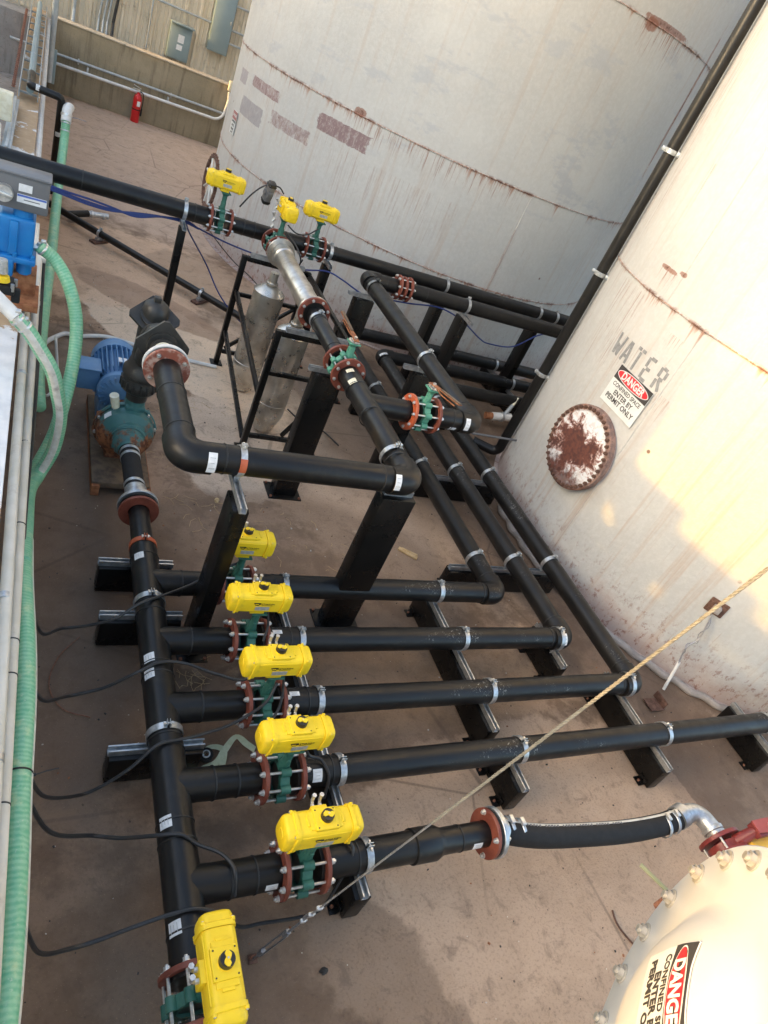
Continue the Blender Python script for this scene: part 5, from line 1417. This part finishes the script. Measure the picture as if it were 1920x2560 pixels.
# wall-top outlet fitting of the first hose
fit = wthing('hose_fitting', 'pale cloth wrapped fitting at the top of the long straight green hose', 'fitting', (.3, 10.2, 1.35))
b = MB(); b.tube(smooth([(.300,10.08,1.29), (.302,10.14,1.37), (.31,10.24,1.41), (.33,10.34,1.40)], 6), .058, 'white_pvc', 20); b.ring((.302,10.13,1.36), (0,.4,1), .055, .066, .03, 'zinc', 24); b.tube([(.31,10.12,1.35), (.42,10.12,1.36), (.52,10.08,1.37)], .004, 'wire', 6); b.build('fitting', fit)
# black riser elbow from the tray
run('bent_pipe', 'black bent pipe with white labels rising over the left wall beside the hose fitting', 'pipe', [(-.11, 11.0, 1.5), (-.11, 10.35, 1.5), (.235, 10.25, 1.5), (.235, 10.75, .0+.2)], .045, 'hdpe', .05)
o = [o for o in bpy.data.objects if o.name.startswith('bent_pipe')][0]
sticker(o, (-.03, 10.325, 1.5), XA, 20, 110, .022, .045); sticker(o, (.235, 10.42, 1.06), (0,-.36,1), -40, 40, .03, .045, up=(0,-1,0))
# cable tray with conduit
tr = wthing('cable_tray', 'metal cable ladder on top of the left wall with a pale conduit in it', 'cable tray', (-.15, 13, 1.32))
b = MB()
for x0, x1 in ((-.235, -.37), (-.075, -.19)):
    pass
def rail(x0, x1):
    b = MB(); vs = [(x0-.006,10.4,1.33),(x0+.006,10.4,1.33),(x0+.006,10.4,1.43),(x0-.006,10.4,1.43)]; vs += [(x1-.006,17.4,1.33),(x1+.006,17.4,1.33),(x1+.006,17.4,1.43),(x1-.006,17.4,1.43)]
    b.add(vs, [(0,1,2,3),(4,7,6,5),(0,4,5,1),(1,5,6,2),(2,6,7,3),(3,7,4,0)], 'conduit'); b.build('rail', tr)
rail(-.225, -.275); rail(-.02, -.02)
y = 10.6; k = 0
while y < 17:
    t_ = (y-10.4)/7; x0 = -.225-.05*t_
    MB().box(((x0-.02)/2, y, 1.35), (abs(x0)-.02, .045, .02), 'conduit', .002).build('rung', tr); y += .62
MB().tube([(-.11,10.4,1.44), (-.14,17.2,1.46)], .042, 'panel_grey', 20).build('conduit', tr)
for y in (11.2, 12.4, 13.8, 15.4): MB().ring((-.115-(y-10.4)*.0045, y, 1.443), YA, .042, .047, .03, 'galv', 20).build('strap', tr)
# chain beside the tray
b = MB(); y = 10.5; k = 0
while y < 16.5:
    t_ = (y-10.4)/7; x0 = -.29-.05*t_
    X = Matrix.Translation((x0, y, 1.40)) @ Matrix.Rotation(R(90*(k % 2)), 4, 'Y')
    pts = [(.018*math.cos(2*PI*i/12), .036*math.sin(2*PI*i/12), 0) for i in range(13)]
    b.tube(pts, .006, 'rusty_bolt', 6, X=X); y += .058; k += 1
tag(b.build('chain'), 'dark link chain running along the outer side of the cable ladder', 'chain')
# enclosure + strut post at upper left
e = wthing('junction_box', 'cream plastic junction box on a channel post at the upper left edge', 'junction box', (-.35, 9, 1.3))
MB().box((-.36, 8.6, 1.62), (.26, .14, .26), 'cream_label', .012).build('box', e)
MB().box((-.36, 8.525, 1.62), (.235, .012, .235), 'cream_label', .006).build('lid', e)
b = MB(); b.box((-.245, 9.0, 1.36), (.085, 2.0, .06), 'conduit', .006); b.box((-.245, 9.0, 1.40), (.03, 2.0, .03), 'conduit', .004); b.build('channel_post', e)
b = MB(); b.tube([(-.34, 8.5, 1.45), (-.32, 8.0, 1.40), (-.30, 7.0, 1.38)], .028, 'white_pvc', 14); b.build('conduit', e)
# blue gear unit with grey switch box
gu = wthing('gear_unit', 'bright blue cast gear unit under a grey switch box on the left wall', 'gear unit', (-.1, 5.0, 1.3))
b = MB(); b.box((-.06, 5.03, 1.76), (.21, .20, .26), 'blue', .022, seg=3); b.box((-.06, 5.02, 1.62), (.25, .24, .045), 'blue', .014); b.box((-.075, 4.92, 1.76), (.05, .03, .22), 'blue', .008)
b.box((-.14, 4.99, 1.56), (.16, .20, .13), 'blue', .02); b.cyl((.0, 5.02, 1.60), (.0, 5.02, 1.50), .050, .046, 'blue', 24); b.cyl((-.03, 5.0, 1.89), (-.03, 5.0, 1.935), .06, mat='blue', n=24)
hb_ = b.build('gear_housing', gu, sharp=40)
for x, y in ((.045, 4.92), (-.06, 4.91), (.045, 5.12), (-.16, 4.91)): MB().cyl((x, y, 1.642), (x, y, 1.665), .014, mat='blue', n=6).build('bolt', hb_)
b = MB(); b.box((-.075, 5.0, 2.045), (.36, .17, .21), 'grey_box', .014); b.box((-.075, 5.0, 2.155), (.375, .19, .02), 'grey_box', .008); sb = b.build('switch_box', gu)
b = MB(); b.cyl((-.145, 4.915, 2.03), (-.145, 4.885, 2.03), .055, .050, 'zinc', 28); b.box((-.145, 4.875, 2.03), (.10, .018, .026), 'zinc', .006, X=Matrix.Translation((-.145,4.9,2.03)) @ Matrix.Rotation(R(12),4,'Y') @ Matrix.Translation((.145,-4.9,-2.03))); b.build('dial', sb)
MB().box((-.03, 4.9125, 2.085), (.075, .003, .045), 'label').build('notice', sb)
MB().box((.010, 4.9125, 2.02), (.165, .003, .050), 'label').box((.010, 4.911, 2.037), (.162, .002, .012), 'blue_print').box((.010, 4.911, 2.015), (.09, .002, .005), 'print').build('nameplate', sb)
MB().box((-.02, 5.08, 1.42), (.20, .20, .17), 'rust', .008).box((.005, 5.0, 1.335), (.20, .34, .05), 'rust', .004).build('bracket', gu)
MB().cyl((.045, 5.0, 1.70), (.09, 5.0, 1.70), .020, mat='zinc', n=6).cyl((.07, 5.0, 1.70), (.075, 5.0, 1.735), .014, mat='zinc', n=6).build('hose_nipple', gu)
yk = wthing('ball_valve', 'black valve with a yellow knob at the left edge under the blue gear unit', 'valve', (-.13, 4.6, 1.6))
b = MB(); b.box((-.11, 4.55, 1.60), (.15, .16, .07), 'rubber', .02); b.box((-.03, 4.52, 1.56), (.05, .05, .09), 'rubber', .012); b.build('valve_body', yk)
MB().cyl((-.115, 4.50, 1.70), (-.115, 4.50, 1.78), .036, .030, 'plate', 24).build('cup', yk)
MB().cyl((-.11, 4.49, 1.655), (-.11, 4.49, 1.685), .046, .040, 'yellow', 24).build('knob', yk)
for x, y in ((-.05,4.48), (-.035,4.56)): MB().cyl((x, y, 1.60), (x, y, 1.645), .012, mat='zinc', n=6).build('bolt', yk)
pn = wthing('pipe_nipple', 'dirty pale pipe end the striped green hose is pushed onto, at the left edge', 'pipe end', (-.1, 4.1, 1.7))
MB().cyl((-.20, 4.12, 1.79), (-.01, 4.0, 1.675), .040, mat='white_pvc', n=24).cyl((-.24, 4.14, 1.81), (-.14, 4.08, 1.755), .048, mat='cream_label', n=24).build('pipe', pn)
# small conduit clips seen past the blue unit
cl = wthing('conduit_fitting', 'beige cross shaped conduit fitting beside the blue gear unit', 'fitting', (.1, 6, 1.2))
b = MB(); b.box((.10, 6.10, 1.26), (.14, .05, .045), 'pvc', .008); b.box((.065, 6.35, 1.24), (.05, .55, .05), 'pvc', .01); b.box((.13, 6.0, 1.22), (.04, .10, .04), 'pvc', .006); b.build('fitting', cl)

# low pipe on the ground at the upper left
lp = wthing('ground_pipe', 'thin black pipe on little stands slanting across the ground at the upper left', 'pipe', (1.4, 9.4, .1))
LPA, LPB = Vector((.20, 10.55, .12)), Vector((2.95, 7.78, .12)); ld = (LPB-LPA).normalized()
MB().cyl(LPA, LPB, .045, mat='hdpe', n=24).build('pipe', lp)
b = MB(); b.cyl(LPA+ld*.35, LPA+ld*.35+Vector((.26, .18, .02)), .045, mat='hdpe', n=20); q = LPA+ld*.35+Vector((.26,.18,.02)); b.cyl(q, q+Vector((.26,.06,.01)), .038, mat='galv', n=20); b.ring(q+Vector((.05,.01,0)), (1,.2,0), .038, .05, .03, 'zinc', 20); b.ring(q+Vector((.20,.04,0)), (1,.2,0), .038, .047, .03, 'galv', 20); b.build('side_coupling', lp)
for f_ in (.235, .665):
    c = LPA + (LPB-LPA)*f_
    clamp(lp, c, ld, .045)
    X = Matrix.Translation((c.x, c.y, 0)) @ Matrix.Rotation(math.atan2(ld.y, ld.x)+PI/2, 4, 'Z')
    MB().box((0,0,.018), (.26, .10, .03), 'rust_dark', .004, X=X).box((0,0,.05), (.12, .045, .045), 'galv', .003, X=X).build('foot', lp)
# chain wheel behind the first back actuator
cw = wthing('hand_wheel', 'rusty toothed chain wheel standing behind the back actuator beside the tank', 'chain wheel', (1.62, 7.9, 1.75))
X = Matrix.Translation((1.64, 7.86, 1.70)) @ Matrix.Rotation(R(3), 4, 'Z') @ Matrix.Rotation(R(90), 4, 'Y')
b = MB(); b.ring((0,0,0), ZA, .235, .265, .03, 'rust_dark', 48, X=X)
for k in range(32):
    a = 2*PI*k/32; b.box((.272*math.cos(a), .272*math.sin(a), 0), (.02,.02,.022), 'rust_dark', .003, X=X)
b.build('rim', cw)
for k in range(4):
    a = PI*k/4+.3; b = MB(); c, s__ = math.cos(a)*.24, math.sin(a)*.24; b.cyl((-c,-s__,0), (c,s__,0), .010, mat='white_pvc', n=8, X=X); b.build('spoke', cw)
# grey little actuator above the end-on one
ga = valve_ = thing('small_actuator', 'small grey and black actuator above the end-on yellow one', 'actuator', (2.17, 7.52, 1.86), R(80))
ga.rotation_euler = (R(0), R(75), R(100))
actuator(ga, 0, False, .62, grey=True)
tg = wthing('air_tubing', 'bunch of silver fittings and tubing beside the end-on yellow actuator', 'tubing', (2.27, 7.4, 1.7))
for i, p in enumerate(((2.28,7.50,1.60), (2.29,7.50,1.66), (2.27,7.50,1.73), (2.30,7.52,1.80), (2.28,7.48,1.54))):
    MB().cyl(p, (p[0]+.02*(-1)**i, p[1], p[2]+.035), .018, mat='zinc', n=8).build('fitting', tg)
tag(MB().tube(smooth([(1.93,7.58,1.62), (2.02,7.55,1.80), (2.12,7.52,1.92), (2.25,7.50,1.95), (2.32,7.5,1.90)], 8), .008, 'cable', 8).build('air_line'), 'black air line arching from the leftmost back actuator to the grey one', 'air line')
tag(MB().tube(smooth([(2.36,7.20,1.62), (2.45,7.0,1.56), (2.52,6.95,1.45), (2.60,7.2,1.28), (2.72,7.45,1.30)], 8), .008, 'cable', 8).build('air_line'), 'black air line looping over the stainless pipe end', 'air line')
tag(MB().tube(smooth([(2.44,7.45,1.62), (2.55,7.42,1.57), (2.68,7.45,1.58), (2.80,7.5,1.66)], 8), .008, 'cable', 8).build('air_line'), 'short black air line between the end-on actuator and the rightmost one', 'air line')

# ================================================================== CABLES
def cable(label, pts, r=.009, mat='cable', name='air_line', cat='air line'):
    o = MB().tube(smooth(pts, 8), r, mat, 8).build(name); return tag(o, label, cat)
HT = ZL + HR + .012; BT = ZL + PR + .012
cable('first black air line, farthest from the camera, crossing to the half hidden actuator', [(.16,2.50,.95), (.24,2.62,.62), (.359,2.886,.35), (.50,2.90,.36), (.643,2.889,.44), (.78,2.98,HT+.01), (.93,3.07,HT-.01), (1.10,3.17,.44), (1.30,3.25,.51), (1.45,3.30,.56)], .009)
cable('second black air line, crossing the header between the second and third branches', [(.16,2.10,.95), (.25,2.22,.60), (.383,2.451,.30), (.49,2.48,.29), (.595,2.485,.33), (.74,2.50,.43), (.86,2.54,HT), (1.0,2.53,.46), (1.15,2.42,.50), (1.28,2.30,.60), (1.36,2.38,.70)], .009)
cable('third black air line, crossing the header at its lower big clamp', [(.17,1.65,.95), (.27,1.75,.55), (.45,1.902,.25), (.56,1.93,.27), (.68,1.96,.36), (.80,2.02,HT-.01), (.92,2.04,HT-.005), (1.05,2.08,.43), (1.22,2.13,.43), (1.40,2.20,.50), (1.47,2.28,.58)], .009)
cable('fourth black air line, crossing the header then lying over the nearest branch', [(.17,1.54,.95), (.30,1.58,.55), (.50,1.665,.30), (.62,1.62,.33), (.747,1.566,.42), (.86,1.535,HT), (.94,1.49,HT-.03), (1.03,1.43,BT-.01), (1.075,1.365,BT), (1.085,1.31,BT-.003), (1.09,1.25,.38)], .010)
cable('fifth black air line, nearest the camera, looping under the nearest branch', [(.18,1.08,.95), (.26,1.10,.60), (.386,1.162,.40), (.50,1.18,.38), (.66,1.190,.43), (.80,1.20,HT-.01), (.90,1.195,HT), (1.02,1.18,.38), (1.16,1.19,.16), (1.30,1.21,.08), (1.58,1.20,.10), (1.66,1.25,.25), (1.70,1.33,BT+.004), (1.66,1.42,.44), (1.60,1.47,.55)], .009)
cable('black air line hanging down the right of the fourth actuator', [(1.50,1.90,.66), (1.58,1.86,.50), (1.66,1.84,BT+.012), (1.70,1.76,.43), (1.70,1.70,.30)], .009)
cable('black air line curling over the third valve', [(1.50,2.36,.66), (1.52,2.28,.54), (1.50,2.20,.47), (1.44,2.12,.44)], .008)
cable('black air line curling over the second valve', [(1.50,2.84,.66), (1.53,2.76,.54), (1.50,2.68,.47)], .008)
for i, dz in enumerate((0, .02, -.015)):
    cable(['upper', 'middle', 'lower'][i] + ' blue cable of the bunch hanging under the thick pipe at the upper left', [(.15,7.5,1.30+dz), (.282,7.5,1.285+dz), (.5,7.55,1.25+dz*1.5), (.713,7.6,1.225+dz), (.95,7.6,1.24-dz), (1.196,7.6,1.29), (1.45,7.65,1.29+dz*.5), (1.60,7.7,1.24)], .011, 'blue_cable', 'cable', 'cable')
cable('blue cable dropping from the upper left pipe to the ground behind the stand', [(1.45,7.68,1.29), (1.55,7.85,1.12), (1.923,8.4,.631), (2.15,8.38,.32), (2.40,8.3,.10), (2.60,8.2,.02)], .009, 'blue_cable', 'cable', 'cable')
cable('long blue cable running behind the stand and draped between the back posts', [(1.60,7.72,1.24), (1.896,7.8,1.152), (2.171,7.6,1.176), (2.626,7.3,1.239), (3.0,7.38,1.27), (3.191,7.3,1.25), (3.488,7.2,1.172), (3.75,7.2,1.20), (4.033,7.2,1.22), (4.537,7.3,1.234), (4.80,7.1,1.22), (4.904,7.1,1.17), (5.20,7.15,1.03), (5.401,7.2,.98), (5.763,7.2,1.02), (6.074,7.25,1.22), (6.3,7.3,1.29)], .009, 'blue_cable', 'cable', 'cable')
cable('thin dark cable slanting behind the stand past the foot of the white tank', [(1.70,7.62,1.30), (1.84,8.05,1.10), (2.25,8.5,.72), (2.60,8.6,.50), (2.9,8.3,.3)], .006, 'cable', 'cable', 'cable')
cable('dark blue cable looping on the ground beside the stand', [(2.62,6.2,.10), (2.80,6.1,.02), (3.0,6.0,.02), (3.1,5.7,.05)], .009, 'cable', 'cable', 'cable')
cable('white hose lying on the ground from the left wall toward the stand', [(.20,6.5,.10), (.25,6.8,.05), (.335,6.95,.05), (.43,7.08,.04), (.55,7.10,.03), (.826,7.20,.03), (1.15,7.15,.02), (1.6,7.05,.02), (1.98,7.0,.02)], .022, 'white_pvc', 'hose', 'hose')
cable('white cable loop hanging off the left wall beside the green hoses', [(.13,6.0,.85), (.17,5.7,.40), (.26,5.75,.10), (.34,6.0,.15), (.30,6.2,.45)], .012, 'white_pvc', 'cable', 'cable')
cable('thin reddish wire curled on the ground beside the second header beam', [(.50,3.10,.02), (.38,2.95,.01), (.33,2.75,.01), (.40,2.58,.01), (.55,2.50,.02)], .003, 'rusty_bolt', 'wire', 'wire')

# ================================================================== GUY ROPE
A0 = Vector((1.249, 1.088, 0)); A1 = Vector((1.748, .813, 3.0)); rd_ = A1 - A0
ro = wthing('guy_rope', 'taut wire rope with a yellowed jacket and a turnbuckle crossing the picture diagonally', 'rope', tuple(A0))
def P_(t): return A0 + rd_*t
def spiral(p0, p1, r, mat, pitch):
    b = MB(); d = (p1-p0); L = d.length; u, v, dd = basis(d)
    for k in range(3):
        n = int(L/pitch*10); pts = []
        for i in range(n+1):
            a = 2*PI*i/10 + 2*PI*k/3; pts.append(p0 + d*i/n + (u*math.cos(a) + v*math.sin(a))*r*.5)
        b.tube(pts, r*.58, mat, 6)
    return b
spiral(P_(.50), P_(1.32), .0056, 'rope_coat', .05).build('jacketed_rope', ro)
spiral(P_(.155), P_(.505), .0042, 'wire', .035).build('wire_rope', ro)
b = MB(); q0, q1 = P_(.03), P_(.12); u, v, dd = basis(rd_)
for sgn in (-1, 1): b.cyl(q0+u*.012*sgn, q1+u*.012*sgn, .0045, mat='wire', n=8)
b.cyl(P_(.025), P_(.04), .013, mat='wire', n=10); b.cyl(P_(.11), P_(.125), .013, mat='wire', n=10)
b.cyl(P_(.0), P_(.03), .006, mat='wire', n=8); b.cyl(P_(.12), P_(.16), .006, mat='wire', n=8); b.build('turnbuckle', ro)
for t_ in (.17, .195, .22): MB().box(P_(t_), (.026, .020, .016), 'zinc', .004).cyl(P_(t_)+Vector((-.014,0,0)), P_(t_)+Vector((.02,0,.0)), .005, mat='zinc', n=8).build('cable_clip', ro)
b = MB(); b.tube([P_(.16)+u*.010*math.sin(PI*i/10)*(1)+dd*.012*i for i in range(11)], .005, 'wire', 6); b.build('thimble', ro)
ey = wthing('eye_bolt', 'rusty eye bolt in the ground holding the lower end of the guy rope', 'eye bolt', (1.25, 1.09, 0))
MB().box((1.249,1.088,.003), (.045,.045,.006), 'rust_dark', .002).tube([(1.249+.02*math.cos(2*PI*i/12), 1.088, .03+.02*math.sin(2*PI*i/12)) for i in range(13)], .005, 'rusty_bolt', 6).build('eye', ey)

# ================================================================== LOOSE THINGS
s = wthing('strap', 'pale green webbing strap with a round fitting lying on the ground beside the header', 'strap', (1.2, 2.2, 0))
def ribbon(pts, w, th=.003, mat='webbing'):
    P = smooth(pts, 6); b = MB(); vs = []
    for i, p in enumerate(P):
        d = (P[min(i+1, len(P)-1)] - P[max(i-1, 0)]).normalized(); n_ = d.cross(ZA).normalized(); tw = math.sin(i*.35)*.5
        n_ = (n_*math.cos(tw) + ZA*math.sin(tw)*.6)*w/2
        vs += [p-n_, p+n_, p+n_+ZA*th, p-n_+ZA*th]
    fs = []
    for i in range(len(P)-1):
        o = 4*i
        for a, c in ((0,1),(1,2),(2,3),(3,0)): fs.append((o+a, o+c, o+4+c, o+4+a))
    b.add(vs, fs, mat); return b
ribbon([(1.07,2.02,.02), (1.13,2.10,.02), (1.22,2.13,.03), (1.29,2.21,.05), (1.36,2.27,.07), (1.42,2.22,.06), (1.47,2.19,.04)], .040).build('webbing', s)
ribbon([(1.14,2.20,.02), (1.21,2.24,.03), (1.28,2.20,.04), (1.25,2.09,.02)], .036).build('webbing', s)
MB().ring((1.165,2.175,.055), (-.2,-.2,1), .022, .042, .03, 'rubber', 24).ring((1.165,2.175,.060), (-.2,-.2,1), .017, .024, .034, 'zinc', 24).build('round_fitting', s)
def chip(x, y, s_, mat, label, name, cat, h=.6):
    bm = bmesh.new(); bmesh.ops.create_icosphere(bm, subdivisions=2, radius=s_)
    for v in bm.verts: v.co = Vector((v.co.x*random.uniform(.6,1.25), v.co.y*random.uniform(.5,1.0), v.co.z*random.uniform(.35,.7)*h*2)) 
    me = bpy.data.meshes.new(name); bm.to_mesh(me); bm.free(); me.materials.append(M[mat])
    o = obj(name, me); o.location = (x, y, s_*.3); o.rotation_euler[2] = random.uniform(0, 6); tag(o, label, cat); return o
chip(1.591, .959, .024, 'rock', 'dark stone lying alone on the ground right of the bottom edge actuator', 'stone', 'stone')
chip(1.62, 4.62, .03, 'pale_wood', 'pale crumbled lump on the ground under the high front pipe', 'debris_lump', 'debris')
b = MB(); b.box((0,0,.012), (.20,.045,.018), 'pale_wood', .003, X=Matrix.Translation((3.34,4.09,0)) @ Matrix.Rotation(R(-40),4,'Z')); b.box((0,0,.02), (.16,.025,.014), 'pale_wood', .002, X=Matrix.Translation((3.36,4.10,0)) @ Matrix.Rotation(R(-32),4,'Z'))
tag(b.build('wood_splinter'), 'split piece of yellow wood on the ground right of the wide slanting post', 'wood')
# scattered grit
b = MB(); random.seed(3)
for k in range(900):
    x = random.uniform(.2, 6.0); y = random.uniform(.5, 9.0)
    if (x-TW[0])**2 + (y-TW[1])**2 < (TW[2]+.1)**2: continue
    s0 = random.choice((.003,.003,.004,.005,.006)) * random.uniform(.7,1.3); a = random.uniform(0, PI); X = Matrix.Translation((x, y, s0*.4)) @ Matrix.Rotation(a, 4, 'Z')
    b.box((0,0,0), (s0*2, s0*1.3, s0), random.choice(('rock','rock','wood','chalk','rock','rust')), X=X)
tag(b.build('grit'), 'loose grit and flakes scattered over the stained ground', 'grit', kind='stuff')
b = MB(); random.seed(11)
for (cx, cy, n, rad) in ((1.35, 5.15, 22, .22), (2.05, 4.25, 14, .35), (1.45, 4.5, 16, .25), (1.15, 2.75, 26, .16), (2.7, 3.9, 10, .3), (1.6, 6.1, 8, .3), (1.3, 5.9, 12, .12)):
    for k in range(n):
        x = random.gauss(cx, rad*.5); y = random.gauss(cy, rad*.5); a = random.uniform(0, 2*PI); L = random.uniform(.03, .13)
        b.tube([(x, y, .006), (x+L*.5*math.cos(a), y+L*.5*math.sin(a), .012), (x+L*math.cos(a+.3), y+L*math.sin(a+.3), .004)], .0016, 'pale_wood', 4)
tag(b.build('dry_grass'), 'wisps of dry grass and straw on the ground around the pump and posts', 'dry grass', kind='stuff')

# ================================================================== UNSEEN BUILDING AND ADDED WALLS that shade the yard (out of frame, to the left)
SX = -8.0
ob = wthing('shading_building', 'unseen long building left of the yard, sized to shade the pipes', 'building', (SX-4, 14, 0))
MB().box((SX-4.0, 9.86, 4.3), (8.0, 12.0, 8.6), 'siding').build('wall', ob)  # unseen, inferred from its shadow edge, height set for the shade
def wall_with_gaps(holes, y0, y1, zt):
    """added shading wall in the plane x = SX, openings let sun patches through"""
    b = MB(); ys = sorted({y0, y1, *[h[0] for h in holes], *[h[1] for h in holes]})
    for a, c in zip(ys, ys[1:]):
        hs = sorted([h for h in holes if h[0] <= a and h[1] >= c], key=lambda h: h[2]); z = 0
        for h in hs: b.box((SX-.05, (a+c)/2, (z+h[2])/2), (.10, c-a, h[2]-z), 'siding'); z = h[3]
        top = zt(a, c); b.box((SX-.05, (a+c)/2, (z+top)/2), (.10, c-a, top-z), 'siding')
    return b
sw = wthing('shading_wall', 'unseen added wall, outline and gaps shaped to cast the sun patches', 'wall', (SX, 0, 0))  # added out of view, top edge and gaps follow the wanted sun patches
def top(a, c):
    m_ = (a+c)/2
    if m_ > 3.25: return 4.735
    if m_ > 2.5: return 4.56
    if m_ > 1.6: return 4.38
    if m_ > .36: return 4.75
    if m_ > .06: return 4.36 + (m_-.06)*1.3
    return 4.38
wall_with_gaps([(3.78,3.85,4.16,4.28), (3.70,3.78,4.13,4.20), (3.72,3.82,3.98,4.09), (3.62,3.72,3.93,4.03), (3.20,3.36,3.99,4.06), (3.04,3.20,3.95,4.02), (2.0,2.7,3.95,3.99)] + [(.06+.03*k, .09+.03*k, 3.0, 3.0) for k in range(10)] + [(1.6,2.5,3,3), (2.5,3.25,3,3)], -14, 3.86, top).build('panel', sw)
sw2 = wthing('shading_wall', 'unseen added wall beyond the long building, sized to shade the far ground', 'wall', (SX, 17.5, 0))
MB().box((SX-.05, 17.63, 1.86), (.10, 3.5, 3.72), 'siding').build('panel', sw2)  # added out of view, height lets sun reach the rear wall cap
# service platform the picture is taken from is at the left wall; nothing of it is in view
bpy.context.view_layer.update()
bend_sign(sg)
